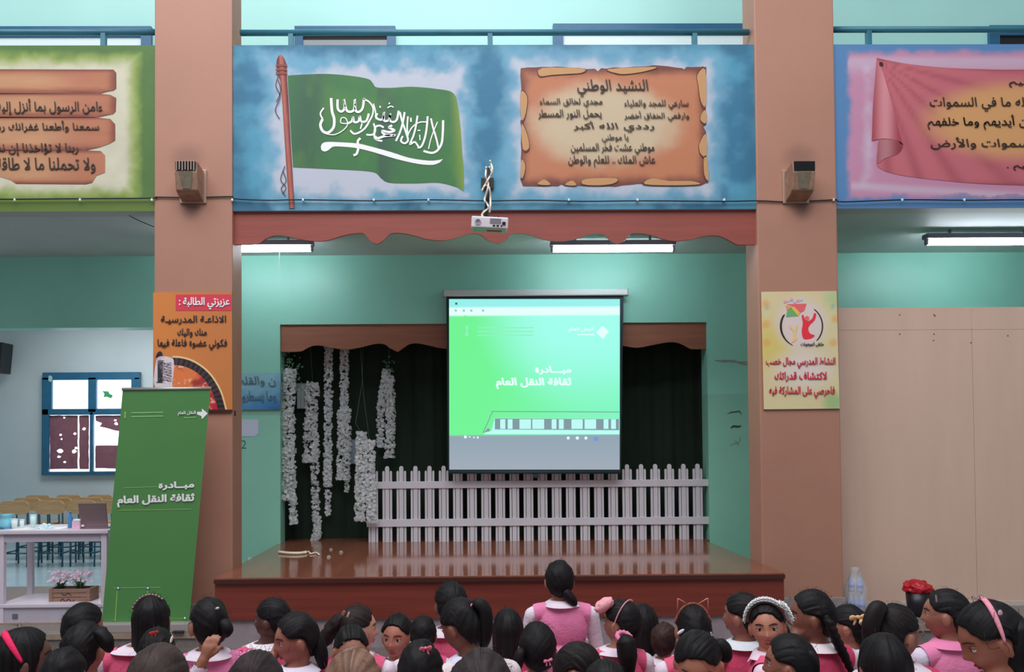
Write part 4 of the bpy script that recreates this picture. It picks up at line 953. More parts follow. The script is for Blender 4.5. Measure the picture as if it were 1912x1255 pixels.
part_of(ch0, 'seat', lambda bm: slab_round(bm, .36, .36, .016, Matrix.Rotation(math.radians(90), 4, 'X'), (0, .01, .43), r=.05), m_ply)
for s in (-1, 1):
    part_of(ch0, 'back_post', lambda bm: tube_bm(bm, [(s*.15, -.17, 0), (s*.15, -.16, .42), (s*.15, -.175, .80)], .011, 8), m_cf, True)
    part_of(ch0, 'front_leg', lambda bm: tube_bm(bm, [(s*.15, .18, 0), (s*.15, .17, .42)], .011, 8), m_cf, True)
    part_of(ch0, 'side_rail', lambda bm: tube_bm(bm, [(s*.15, -.165, .41), (s*.15, .17, .41)], .010, 8), m_cf, True)
    part_of(ch0, 'lower_rail', lambda bm: tube_bm(bm, [(s*.15, -.168, .17), (s*.15, .175, .17)], .009, 8), m_cf, True)
part_of(ch0, 'cross_rail', lambda bm: tube_bm(bm, [(-.15, .17, .40), (.15, .17, .40)], .010, 8), m_cf, True)
part_of(ch0, 'cross_rail', lambda bm: tube_bm(bm, [(-.15, -.167, .17), (.15, -.167, .17)], .009, 8), m_cf, True)
def copy_tree(o, parent=None):
    c = o.copy(); COL.objects.link(c)
    if parent is not None: c.parent = parent
    for k in list(o.children): copy_tree(k, c)
    return c
rows = [('nearest', 10.35, (26, 92, 152, 216)), ('middle', 10.95, (50, 108, 166)), ('farthest', 11.5, (70, 128, 186))]
ords = ('first', 'second', 'third', 'fourth'); first = True
for rn, Yc, pxs in rows:
    for i, px in enumerate(pxs):
        c = ch0 if first else copy_tree(ch0); first = False
        c.location = (X(px, Yc-.2, 960), Yc, .125); c['label'] = f'wooden school chair in the left room, {rn} row, {ords[i]} from the left'; c['category'] = 'chair'; c['group'] = 'school chairs in the left room'
# ---- white side table with shelf
m_tb = mat('table_white', pc((204, 194, 206), 1.15), .4, .04, 8); m_tb2 = mat('table_shade', pc((176, 168, 182), 1.15), .45, .05, 8)
TY0, TY1 = 6.95, 7.45; tx0, tx1 = X(-4, TY0, 1060), X(199, TY0, 1060)
zt0 = Z(990, TY0, 100)
tb = empty('side_table', ((tx0+tx1)/2, (TY0+TY1)/2, .12), 'white open side table with a lower shelf left of the green banner', 'table')
box('table_top', tx0-.02, TY0-.02, zt0-.032, tx1+.02, TY1+.02, zt0, m_tb, tb, .005)
box('apron', tx0+.01, TY0+.005, Z(1012, TY0, 100), tx1-.01, TY0+.02, zt0-.032, m_tb2, tb)
for a in (tx0, tx1-.048):
    for b in (TY0, TY1-.045): box('leg', a, b, .13, a+.048, b+.045, zt0-.032, m_tb, tb, .003)
zs1 = Z(1128, TY0, 100)
box('shelf', tx0-.005, TY0-.005, zs1-.03, tx1+.005, TY1, zs1, m_tb, tb, .004)
box('skirt', tx0+.005, TY0+.012, .135, tx1-.005, TY0+.03, zs1-.03, m_tb2, tb)
box('label_plate', X(22, TY0, 1148), TY0+.006, Z(1156, TY0, 26), X(32, TY0, 1148), TY0+.012, Z(1147, TY0, 26), mat('plate_dark', pc((84, 84, 96)), .5), tb)
box('base', tx0-.01, TY0-.01, .12, tx1+.01, TY1, .135, m_nose, tb)
# laptop
lt = empty('laptop', (X(178, 7.1), 7.1, zt0), 'open grey laptop on the white table, its lid towards the hall', 'laptop')
m_lp = mat('laptop_grey', pc((112, 96, 98)), .35, metal=.3)
a0, a1 = X(151, 7.05, 985), X(204, 7.05, 985)
box('keyboard_base', a0, 7.02, zt0, a1, 7.24, zt0+.014, m_lp, lt, .004)
part_of(lt, 'lid', lambda bm: [bm.faces.new([bm.verts.new(p) for p in q]) for q in [[(a0+.004, 7.03, zt0+.014), (a1-.004, 7.03, zt0+.014), (a1-.004, 6.99, zt0+.225), (a0+.004, 6.99, zt0+.225)], [(a0+.004, 7.038, zt0+.014), (a0+.004, 6.998, zt0+.228), (a1-.004, 6.998, zt0+.228), (a1-.004, 7.038, zt0+.014)], [(a0+.004, 6.99, zt0+.225), (a1-.004, 6.99, zt0+.225), (a1-.004, 6.998, zt0+.228), (a0+.004, 6.998, zt0+.228)]]], m_lp)
box('sticker', a0+.022, 7.012, zt0+.022, a0+.045, 7.016, zt0+.038, mat('sticker_white', pc((220, 220, 236)), .5), lt)
# small things on the table
def prop(name, lbl, cat, fn, m, smooth=True):
    bm = bmesh.new(); fn(bm); bmesh.ops.recalc_face_normals(bm, faces=bm.faces); return tag(from_bm(name, bm, m, None, smooth), lbl, cat)
def cup(px, lbl, h=.085, r=.028, c_=(190, 206, 210)):
    x = X(px, 7.08, 985); e = empty('paper_cup', (x, 7.08, zt0), lbl, 'cup')
    part_of(e, 'wall', lambda bm: lathe(bm, x, 7.08, [(r*.75, zt0), (r, zt0+h), (r-.003, zt0+h), (r*.72, zt0+.006)], 18), mat('cup_%d' % px, pc(c_), .4), True)
    part_of(e, 'rim', lambda bm: tube_bm(bm, [(x+r*math.cos(k*.449), 7.08+r*math.sin(k*.449), zt0+h) for k in range(15)], .0025, 6, False), mat('cup_%d' % px, (0, 0, 0)), True)
cup(27, 'grey paper cup on the white table beside the light blue bag'); cup(41, 'pale paper cup on the white table, second from the left edge', .08, .02); cup(62, 'tall pale tumbler on the white table left of the crumpled tissue', .12, .026, (176, 204, 214))
def bag(bm):
    x = X(9, 7.12, 985); pts = [(.07, 0), (.085, .03), (.06, .07), (.035, .10), (.05, .125)]
    lathe(bm, x, 7.15, [(r, zt0+z) for r, z in pts], 9)
    for v in bm.verts: v.co += Vector((mnoise.noise(v.co*18)*.02, mnoise.noise(v.co*18+Vector((5, 5, 5)))*.02, 0))
prop('gift_bag', 'light blue crumpled gift bag at the left end of the white table', 'bag', bag, mat('bag_blue', pc((96, 160, 178)), .5))
def tissue(bm):
    bmesh.ops.create_icosphere(bm, subdivisions=3, radius=1)
    for v in bm.verts:
        n = mnoise.noise(v.co*2.2); v.co = Vector((v.co.x*.055, v.co.y*.04, abs(v.co.z)*.045))*(1+.6*n); v.co += Vector((X(82, 7.0, 985), 7.03, zt0+.002))
prop('crumpled_tissue', 'crumpled pale blue tissue on the white table in front of the chairs', 'tissue', tissue, mat('tissue_blue', pc((176, 196, 214)), .7), False)
def bot(bm): lathe(bm, X(129, 7.1, 980), 7.12, [(.018, zt0), (.02, zt0+.005), (.02, zt0+.09), (.008, zt0+.115), (.008, zt0+.13), (.010, zt0+.13), (.010, zt0+.145), (0.0001, zt0+.145)], 16)
prop('blue_bottle', 'slim blue bottle standing on the white table left of the laptop', 'bottle', bot, mat('bottle_blue', pc((60, 112, 160)), .3))
tbx = empty('tissue_box', (X(142, 7.0), 7.03, zt0), 'small pink and white box on the white table touching the laptop', 'box')
box('carton', X(134, 7.0, 985), 7.0, zt0, X(149, 7.0, 985)-.002, 7.06, zt0+.07, mat('carton_pink', pc((196, 160, 178)), .5), tbx, .003); box('lid', X(136, 7.0, 985), 6.998, zt0+.07, X(150, 7.0, 985)-.004, 7.062, zt0+.085, mat('lid_white', pc((226, 214, 206)), .5), tbx, .003)
for k, (a, b) in enumerate(((18, 60), (66, 112))):
    prop('paper_sheet', ('loose white papers at the left end of the white table', 'loose white papers in the middle of the white table')[k], 'paper', lambda bm: bx(bm, X(a, 6.98, 988), 6.96+.01*k, zt0+.0005, X(b, 6.98, 988), 7.2, zt0+.004), mat('sheet_white', pc((206, 206, 216)), .6), False)
# flower crate on the shelf
CY = 7.05
cr = empty('flower_crate', (X(131, CY), CY+.07, zs1), 'small wooden crate holding artificial flowers on the shelf of the white table', 'planter')
m_cr = mat('crate_wood', pc((122, 94, 80)), .6, .25, 14, stretch=(.4, 1, 6)); cx0, cx1 = X(91, CY, 1115), X(169, CY, 1115); ch = .112
for z_ in (0, .037, .075): box('slat', cx0, CY, zs1+z_+.001, cx1, CY+.01, zs1+z_+.034, m_cr, cr, .002); box('slat', cx0, CY+.15, zs1+z_+.001, cx1, CY+.16, zs1+z_+.034, m_cr, cr, .002)
for x_ in (cx0, cx1-.012): box('end_board', x_, CY+.01, zs1, x_+.012, CY+.15, zs1+ch, m_cr, cr)
for x_ in (cx0+.004, cx1-.034): box('corner_post', x_, CY-.006, zs1, x_+.03, CY, zs1+ch, m_cr, cr, .001)
box('bottom_board', cx0, CY, zs1, cx1, CY+.16, zs1+.004, m_cr, cr)
m_br = mat('branding_ink', (52, 34, 28), .7)
for pts in ([(115, 1109), (121, 1112), (127, 1108), (133, 1112)], [(113, 1123), (117, 1118), (122, 1124), (128, 1119), (134, 1124), (139, 1120)]): stroke('stencil_mark', pts, 1.6, CY-.001, m_br, cr, 3)
m_lf = mat('leaf_dark', pc((44, 66, 40)), .6); m_lf2 = mat('leaf_pale', pc((110, 140, 100)), .6); m_pk = mat('bloom_lilac', pc((196, 176, 190)), .6)
rs = random.Random(11)
def grass(bm, x, y, z, h, n, sp):
    for _ in range(n):
        a = rs.uniform(0, 6.28); l = h*rs.uniform(.6, 1); d = sp*rs.uniform(.1, 1)
        bend = [(x+math.cos(a)*d*t*t, y+math.sin(a)*d*t*t*.7, z+l*t*(1-.15*t)) for t in (0, .35, .7, 1)]
        w = rs.uniform(.004, .007); px_ = Vector((-math.sin(a), math.cos(a), 0))*w
        vs = [(bm.verts.new(Vector(p)-px_*(1-i/3.2)), bm.verts.new(Vector(p)+px_*(1-i/3.2))) for i, p in enumerate(bend)]
        for p0, p1 in zip(vs, vs[1:]): bm.faces.new((p0[0], p0[1], p1[1], p1[0]))
def blooms(bm, x, y, z, h, n, sp):
    for _ in range(n):
        a = rs.uniform(0, 6.28); d = sp*rs.uniform(.2, 1); c = Vector((x+math.cos(a)*d, y+math.sin(a)*d*.6, z+h*rs.uniform(.45, 1.05))); r = rs.uniform(.009, .016)
        for k in range(5):
            b = k*1.257+rs.random(); t = Vector((math.cos(b), math.sin(b)*.6, math.sin(b)*.7))*r; s_ = Vector((-math.sin(b), .2, math.cos(b)))*r*.4
            bm.faces.new([bm.verts.new(c), bm.verts.new(c+t*.6+s_), bm.verts.new(c+t), bm.verts.new(c+t*.6-s_)])
for px_ in (112, 148):
    x_ = X(px_, CY+.07, 1100); o = part_of(cr, 'leaves', lambda bm: grass(bm, x_, CY+.08, zs1+.02, .18, 190, .075), m_lf); o['kind'] = 'stuff'
    o = part_of(cr, 'leaves', lambda bm: grass(bm, x_, CY+.08, zs1+.05, .22, 40, .16), m_lf2); o['kind'] = 'stuff'
    o = part_of(cr, 'blossoms', lambda bm: blooms(bm, x_, CY+.08, zs1+.07, .18, 110, .12), m_pk); o['kind'] = 'stuff'
# ---- bin with red liner, bag of bottles by the partition
YK = 6.95; kx = X(1714, YK, 1110); kw = .098
bn2 = empty('waste_bin', (kx, YK, .12), 'small black bin with a red bag bunched over its rim by the partition', 'bin')
zk = Z(1106, YK, 1714)
part_of(bn2, 'bucket', lambda bm: lathe(bm, kx, YK, [(kw*.85, .12), (kw, zk), (kw*.95, zk), (kw*.8, .13)], 24), mat('bin_black', (24, 22, 30), .4), True)
def liner(bm):
    bmesh.ops.create_icosphere(bm, subdivisions=4, radius=1)
    for v in bm.verts:
        n = mnoise.noise(v.co*2.6)+.4*mnoise.noise(v.co*6); z = v.co.z
        v.co = Vector((v.co.x*(kw*1.15)*(1+.25*n*(z > -.4)), v.co.y*(kw*1.1)*(1+.2*n), z*.065*(1+.5*n)))+Vector((kx, YK, zk+.035))
part_of(bn2, 'bag_liner', liner, mat('liner_red', pc((160, 16, 32), 1.3), .4, .1, 20), True)
bx0 = X(1595, 7.12, 1100)
pb = empty('bottle_bag', (bx0, 7.1, .12), 'clear plastic bag of water bottles on the floor between pillar and partition', 'bag')
m_wtr = mat('bottle_clear', pc((150, 160, 190)), .15, alpha=.75); m_bagp = mat('bag_film', pc((196, 200, 214)), .2, alpha=.28)
for k, (dx_, dz_) in enumerate(((-.045, 0), (.02, 0), (.055, .0), (-.02, .17), (.04, .17))):
    x_, z_ = bx0+dx_, .13+dz_
    part_of(pb, 'bottle', lambda bm: lathe(bm, x_, 7.1+.03*(k % 2), [(.024, z_), (.028, z_+.01), (.028, z_+.1), (.02, z_+.125), (.01, z_+.145), (.011, z_+.165), (.0001, z_+.166)], 14), m_wtr, True)
    part_of(pb, 'bottle_label', lambda bm: lathe(bm, x_, 7.1+.03*(k % 2), [(.0285, z_+.04), (.0285, z_+.08)], 14), mat('label_blue', pc((110, 130, 190)), .5), True)
def film(bm):
    lathe(bm, bx0, 7.1, [(.085, .122), (.095, .2), (.09, .34), (.06, .42), (.03, .47), (.045, .52)], 22)
    for v in bm.verts: v.co += Vector((mnoise.noise(v.co*14)*.022, mnoise.noise(v.co*14+Vector((9, 1, 2)))*.022, 0))
part_of(pb, 'bag_film', film, m_bagp, True)
# ---- garlands of white blossom
m_bl = mat('blossom_white', (240, 244, 245), .6)
_nt = m_bl.node_tree; _tr = _nt.nodes.new('ShaderNodeBsdfTranslucent'); _tr.inputs[0].default_value = (.9, .93, .93, 1); _mx = _nt.nodes.new('ShaderNodeMixShader'); _mx.inputs[0].default_value = .45
_nt.links.new(_nt.nodes['Principled BSDF'].outputs[0], _mx.inputs[1]); _nt.links.new(_tr.outputs[0], _mx.inputs[2]); _nt.links.new(_mx.outputs[0], _nt.nodes['Material Output'].inputs[0]); m_gl = mat('garland_leaf', pc((58, 92, 64)), .6); m_st = mat('garland_stem', pc((50, 76, 50)), .7)
npr = np.random.RandomState(4)
def floret_mesh(cents, rad):
    V = []; Fc = []; k = 0
    n = len(cents); 
    for i in range(n):
        c = cents[i]; r = rad*npr.uniform(.75, 1.2); d = npr.normal(size=3); d[1] = -abs(d[1])-1.0; d /= np.linalg.norm(d)
        a = np.cross(d, (0, 0, 1.)); a /= np.linalg.norm(a)+1e-9; b = np.cross(d, a); ph = npr.uniform(0, 6.28)
        for j in range(5):
            an = ph+j*1.2566; t = np.cos(an)*a+np.sin(an)*b; s = -np.sin(an)*a+np.cos(an)*b
            V += [c, c+t*r*.62+s*r*.42+d*r*.28, c+t*r+d*r*.22, c+t*r*.62-s*r*.42+d*r*.28]; Fc.append((k, k+1, k+2, k+3)); k += 4
    return V, Fc
m_wr = mat('hanging_wire', pc((70, 96, 72)), .6)
def garland(lbl, Yg, segs, leaf=None, group='white blossom garlands hanging in the niche', threads=()):
    """segs: list of (path px points, width px)"""
    p0 = segs[0][0][0]; e = empty('flower_garland', P(p0[0], p0[1], Yg), lbl, 'garland', group)
    pts = []
    for path, w in segs:
        sp_ = smoothpts(path, 8); 
        L_ = sum(np.hypot(sp_[i+1][0]-sp_[i][0], sp_[i+1][1]-sp_[i][1]) for i in range(len(sp_)-1)); n = int(L_*w*.19)
        for _ in range(n):
            t = npr.uniform(0, len(sp_)-1.001); i = int(t); f = t-i; x_ = sp_[i][0]*(1-f)+sp_[i+1][0]*f;  y_ = sp_[i][1]*(1-f)+sp_[i+1][1]*f
            g = math.sin(y_*.21+path[0][0])*.12+.95
            ox_ = npr.uniform(-1, 1)*w/2*g*1.05; q = P(x_+ox_, y_, Yg); dy = math.sqrt(max(0, 1-(2*ox_/w)**2))*w/2*Yg/F
            pts.append(np.array((q.x, Yg-npr.uniform(-.3, 1)*dy*.8, q.z)))
        part_of(e, 'stem', lambda bm: tube_bm(bm, [P(a, b, Yg) for a, b in sp_], .004, 5), m_st, True)
    for th in threads:      # thin wires up to the niche ceiling
        part_of(e, 'wire', lambda bm: tube_bm(bm, [P(a, b, y_) for a, b, y_ in th]+[Vector((P(*th[-1]).x, th[-1][2], oz1+.3))], .0024, 5), m_wr, True)
    V, Fc = floret_mesh(pts, .0175)
    me = bpy.data.meshes.new('blossoms'); me.from_pydata([tuple(v) for v in V], [], Fc); o = link('blossoms', me, m_bl, e); o['kind'] = 'stuff'
    if leaf:
        def lf(bm):
            for _ in range(leaf[4]):
                q = P(npr.uniform(leaf[0], leaf[2]), npr.uniform(leaf[1], leaf[3]), Yg-.01); a = npr.uniform(0, 6.28); l = npr.uniform(.02, .045)
                d = Vector((math.cos(a), -.3, math.sin(a)))*l; s = Vector((-math.sin(a), 0, math.cos(a)))*l*.3
                bm.faces.new([bm.verts.new(q), bm.verts.new(q+d*.5+s), bm.verts.new(q+d), bm.verts.new(q+d*.5-s)])
        o = part_of(e, 'leaves', lf, m_gl); o['kind'] = 'stuff'
    return e
garland('white blossom garland hanging nearest the blue plaque, leafy at its top', 8.80, [([(541, 690), (539, 780), (540, 860), (540, 935)], 23), ([(547, 930), (549, 978)], 14)], (527, 652, 562, 735, 70), threads=[[(541, 700, 8.80), (540, 670, 8.94), (540, 640, 8.97)]])
garland('longest white blossom garland, its tail touching the stage floor', 8.97, [([(583, 714), (581, 780), (579, 850), (577, 862)], 24), ([(590, 800), (588, 880), (590, 950), (593, 990), (588, 1008), (581, 1018)], 14)], threads=[[(584, 716, 8.97), (579, 640, 8.99)]])
garland('thin straight white blossom garland left of the middle of the group', 8.99, [([(614, 646), (613, 760), (612, 860), (612, 908)], 14), ([(612, 915), (613, 962)], 9)], threads=[[(614, 650, 8.99), (614, 640, 8.99)]])
garland('white blossom garland widening downwards, right of the thin straight one', 9.0, [([(643, 646), (643, 720), (643, 800)], 14), ([(643, 765), (643, 830), (641, 895)], 24), ([(648, 890), (648, 918)], 8)], threads=[[(643, 650, 9.0), (643, 640, 9.0)]])
garland('double white blossom garland hanging over the left end of the picket fence', 8.655, [([(676, 807), (674, 880), (672, 972)], 19), ([(690, 822), (692, 900), (694, 975)], 18)], threads=[[(690, 824, 8.655), (679, 740, 8.82), (672, 640, 8.95)], [(675, 810, 8.655), (664, 790, 8.69), (676, 716, 8.84), (678, 640, 8.95)]])
garland('short double white blossom garland hanging above the picket fence', 8.99, [([(722, 690), (712, 750), (710, 835)], 13), ([(726, 702), (729, 780), (727, 855)], 17)], (716, 668, 736, 700, 18), threads=[[(724, 695, 8.99), (727, 650, 8.99)]])
# white hanging pockets
for (q, lbl) in (((555, 716, 575, 763), 'white hanging paper pocket left of the longest blossom garland'), ((653, 821, 668, 866), 'grey hanging paper pocket left of the double garland by the fence')):
    a = P(q[0], q[1], 9.05); b = P(q[2], q[3], 9.05); e = empty('paper_pocket', (a.x, 9.05, b.z), lbl, 'decoration')
    box('pocket', a.x, 9.035, b.z, b.x, 9.06, a.z, mat('pocket_%d' % q[0], pc((150, 158, 158) if q[0] < 600 else (104, 122, 132)), .6), e, .004)
    for k in range(2): xx = a.x+(b.x-a.x)*(.35+.35*k); box('fold', xx-.002, 9.03, b.z+.005, xx+.002, 9.036, a.z-.003, mat('fold_grey', pc((110, 120, 122)), .6), e)
# cream ribbon and fallen petals on the stage
rb = empty('cream_ribbon', Pz(550, 1031, ST), 'cream rolled ribbon lying on the stage below the garlands', 'ribbon')
def onst(px, py, h=.008): 
    q = Pz(px, py, ST+h); return q
part_of(rb, 'roll', lambda bm: tube_bm(bm, [onst(a, b, .014) for a, b in smoothpts([(521, 1031), (540, 1033), (560, 1033), (572, 1031)], 5)], .014, 10), mat('ribbon_cream', pc((196, 190, 170)), .5), True)
part_of(rb, 'loose_end', lambda bm: tube_bm(bm, [onst(a, b, .01) for a, b in smoothpts([(570, 1033), (576, 1030), (580, 1034), (590, 1032), (596, 1036)], 5)], .008, 8), mat('ribbon_cream', (0, 0, 0)), True)
for i, (a, b, lbl) in enumerate(((618, 1026, 'fallen white petal on the stage nearest the picket fence'), (637, 1031, 'fallen white petal on the stage, rightmost one'), (614, 1040, 'fallen white petal on the stage, between two others'), (466, 1043, 'fallen white petal at the left side of the stage'))):
    q = onst(a, b, .004); V, Fc = floret_mesh([np.array(q)]*2, .02); me = bpy.data.meshes.new('petal'); me.from_pydata([tuple(v) for v in V], [], Fc); tag(link('petal', me, m_bl), lbl, 'petal', 'petals fallen on the stage')
# ================================================================== THE SEATED CROWD
HAIR = vmat('hair', .58, spec=.22)
def skin(c): return mat('skin_%d_%d_%d' % c, pc(c, 1.25), .5, .04, 30, spec=.4)
def cloth(nm, c, g=1.25): return mat('%s_%d_%d_%d' % ((nm,)+c), pc(c, g), .75, .05, 9, .25, 90, spec=.25)
def capsule(bm, a, b, ra, rb, seg=12, rings=5):
    a = Vector(a); b = Vector(b); d = (b-a); L = d.length; d = d/L if L > 1e-6 else Vector((0, 0, 1))
    up = Vector((0, 0, 1)) if abs(d.z) < .9 else Vector((1, 0, 0)); u = (up-d*up.dot(d)).normalized(); w = d.cross(u)
    prof = [(-math.cos(t*math.pi/2/rings)*ra, math.sin(t*math.pi/2/rings)*ra, 0) for t in range(rings+1)]+[(math.sin(t*math.pi/2/rings)*rb, math.cos(t*math.pi/2/rings)*rb, 1) for t in range(rings+1)]
    rs_ = []
    for ax, r, e in prof:
        c = (a if e == 0 else b)+d*ax; r = max(r, 1e-4)
        rs_.append([bm.verts.new(c+(u*math.cos(k*2*math.pi/seg)+w*math.sin(k*2*math.pi/seg))*r) for k in range(seg)])
    for p, q in zip(rs_, rs_[1:]):
        for k in range(seg): bm.faces.new((p[k], p[(k+1) % seg], q[(k+1) % seg], q[k]))
    bm.faces.new(rs_[0][::-1]); bm.faces.new(rs_[-1])
HA, HB, HC = .073, .091, .112
def head_pts(nu=72, nv=54):
    V = []
    for j in range(1, nv):
        el = math.pi/2-math.pi*j/nv
        for i in range(nu):
            az = 2*math.pi*i/nu            # 0 = +y (face)
            x = HA*math.sin(az)*math.cos(el); y = HB*math.cos(az)*math.cos(el); z = HC*math.sin(el)
            zn = z/HC
            if zn < 0:
                x *= 1-.34*(-zn)**1.6; y *= (1-.10*(-zn)**1.5) if y > 0 else (1-.42*(-zn)**1.1)
            else: x *= 1-.03*zn
            if y > 0:
                y *= .965
                f = max(0, math.cos(az))**.5
                g = lambda cx_, cz_, sx_, sz_, am: am*math.exp(-((x-cx_)/sx_)**2-((z-cz_)/sz_)**2)*f
                y += g(0, .034, .05, .028, .004)                                  # brow/forehead
                y -= g(.032, .006, .017, .013, .009)+g(-.032, .006, .017, .013, .009)   # sockets
                y += g(.034, -.028, .020, .020, .006)+g(-.034, -.028, .020, .020, .006) # cheeks
                y += g(0, .0, .0085, .020, .008)+g(0, -.020, .010, .012, .014)+g(0, -.030, .0155, .0085, .011)  # nose
                y -= g(0, -.043, .010, .005, .003)
                y += g(0, -.054, .022, .0065, .008)+g(0, -.064, .018, .006, .007)-g(0, -.059, .020, .0022, .003)   # lips
                y -= g(0, -.075, .02, .007, .003)
                y += g(0, -.094, .022, .016, .009)                                # chin
            V.append(Vector((x, y, z)))
    return V, nu, nv
_HV, _nu, _nv = head_pts()
def head_mesh(bm, M):
    top = bm.verts.new(M @ Vector((0, 0, HC))); bot = bm.verts.new(M @ Vector((0, .01, -HC)))
    vs = [bm.verts.new(M @ v) for v in _HV]; R = _nv-1
    for j in range(R-1):
        for i in range(_nu): bm.faces.new((vs[j*_nu+i], vs[(j+1)*_nu+i], vs[(j+1)*_nu+(i+1) % _nu], vs[j*_nu+(i+1) % _nu]))
    for i in range(_nu):
        bm.faces.new((top, vs[i], vs[(i+1) % _nu])); bm.faces.new((bot, vs[(R-1)*_nu+(i+1) % _nu], vs[(R-1)*_nu+i]))
_hb = bmesh.new(); head_mesh(_hb, Matrix()); bmesh.ops.recalc_face_normals(_hb, faces=_hb.faces); HBVH = BVHTree.FromBMesh(_hb)
def face_y(x, z):
    h = HBVH.ray_cast(Vector((x, .3, z)), Vector((0, -1, 0)))
    return h[0].y if h[0] else HB*.9
def interp(tab, x):
    for (a, p), (b, q) in zip(tab, tab[1:]):
        if x <= b: 
            t = (x-a)/(b-a); t = t*t*(3-2*t); return p+(q-p)*t
    return tab[-1][1]
TIED = ([(0, 40), (25, 37), (48, 22), (60, 12), (72, 10), (90, 9), (102, 4), (112, -24), (130, -44), (180, -56)], [(0, 0), (180, 0)])
BOB = ([(0, 40), (30, 34), (52, 18), (66, -2), (80, -8), (180, -8)], [(0, 0), (58, 0), (76, .07), (100, .125), (180, .155)])
LONG = ([(0, 40), (30, 34), (52, 18), (66, -2), (80, -8), (180, -8)], [(0, 0), (58, 0), (76, .12), (100, .21), (180, .27)])
HAx, HBx, HCx = .0835, .102, .1175
def hair_mesh(M, style, tie, base, seed, nu=96, nv=34):
    E, Dn = style; rng = np.random.RandomState(seed); ph = rng.uniform(0, 50)
    t = Vector(tie).normalized(); a = t.orthogonal().normalized(); b = t.cross(a); loose = style is not TIED
    V = []; C = []; grid = []
    for i in range(nu):
        az = 360*i/nu; az_ = az if az <= 180 else 360-az
        e1 = interp(E, az_); dn = interp(Dn, az_); arc = (90-e1)*math.pi/180*.1; tot = arc+dn
        col_ = []
        for j in range(nv+1):
            s = tot*j/nv
            el = math.radians(90-min(s/arc, 1)*(90-e1)); ex = max(0, s-arc)
            ra = math.radians(az)
            n = Vector((math.sin(ra)*math.cos(el), math.cos(ra)*math.cos(el), math.sin(el)))
            p = Vector((HAx*n.x, HBx*n.y-.006, HCx*n.z+.004))
            if n.z < -.2: p.x *= 1-.12*min(1, (-n.z-.2)); p.y *= 1-.10*min(1, (-n.z-.2))
            if ex: p.z -= ex; k = 1-.35*ex; p.x *= k; p.y = p.y*k-.012*min(1, ex/.1)
            if loose: psi = math.atan2(n.x, n.y)*1.0
            else: psi = math.atan2(n.dot(a), n.dot(b))
            w = math.sqrt(max(0, 1-n.dot(t)**2)) if not loose else math.cos(el)
            g = float(vn(np.array(psi*11+ph), np.array(ph)))*.6+float(vn(np.array(psi*26+ph), np.array(3.+ph)))*.4
            lump = float(fbm(np.array(n.x*2.2+ph), np.array(n.z*2.2+n.y*1.5), 2))
            d = ((g-.5)*.0075*w+(lump-.5)*.010)
            if j == nv and not dn: d -= .014
            if j == nv-1 and not dn: d -= .003
            rad = Vector((p.x, p.y, p.z if not ex else 0)); rad = rad.normalized() if rad.length > 1e-6 else n
            p = p+rad*d
            col_.append(len(V)); V.append(tuple(M @ p)); f = .35+1.3*g*(.7+.6*float(vn(np.array(psi*60+ph), np.array(float(j)*.15)))); C.append([c*f for c in base])
        grid.append(col_)
    Fc = [(grid[i][j], grid[(i+1) % nu][j], grid[(i+1) % nu][j+1], grid[i][j+1]) for i in range(nu) for j in range(nv)]
    me = bpy.data.meshes.new('hair'); me.from_pydata(V, [], Fc); me.validate(); 
    return me, np.array(C)
def lock_mesh(pts, rad, base, seed, seg=18, wob=.10, braid=False):
    """a tapered lock with strand grooves along it"""
    rng = np.random.RandomState(seed); ph = rng.uniform(0, 60)
    pts = [Vector(p) for p in pts]; n = len(pts); rings = []; V = []; C = []; up = None; Ls = 0
    for i, p in enumerate(pts):
        t = (pts[min(i+1, n-1)]-pts[max(i-1, 0)]).normalized()
        if i: Ls += (p-pts[i-1]).length
        if up is None: up = Vector((0, -1, 0)); 
        up = (up-t*up.dot(t)).normalized(); s = t.cross(up); r = rad[i]; ring = []
        for k in range(seg):
            a = 2*math.pi*k/seg; tw = a+(Ls*9 if wob > .15 else Ls*1.5)
            g = float(vn(np.array(tw*3.2+ph), np.array(Ls*6+ph)))*.6+float(vn(np.array(tw*8+ph), np.array(Ls*14)))*.4
            rr = r*(1+(g-.5)*wob*2.6)
            if braid:
                q = math.cos(2*math.pi*Ls/.034+(math.pi if math.sin(a) > 0 else 0)); rr = r*(.82+.26*abs(math.cos(math.pi*Ls/.034+a*.5))+.06*q)
            ring.append(len(V)); V.append(tuple(p+(up*math.cos(a)+s*math.sin(a))*rr)); f = .5+1.0*g; C.append([c*f for c in base])
        rings.append(ring)
    Fc = [(p[k], p[(k+1) % seg], q[(k+1) % seg], q[k]) for p, q in zip(rings, rings[1:]) for k in range(seg)]
    Fc += [tuple(rings[0][::-1]), tuple(rings[-1])]
    me = bpy.data.meshes.new('ponytail'); me.from_pydata(V, [], Fc); return me, np.array(C)
def add_col(me, C, m, name, parent, smooth=True):
    setcol(me, C); me.name = name; o = link(name, me, m, parent, smooth)
    return o
_PID = [0]
SC_HIDE = []
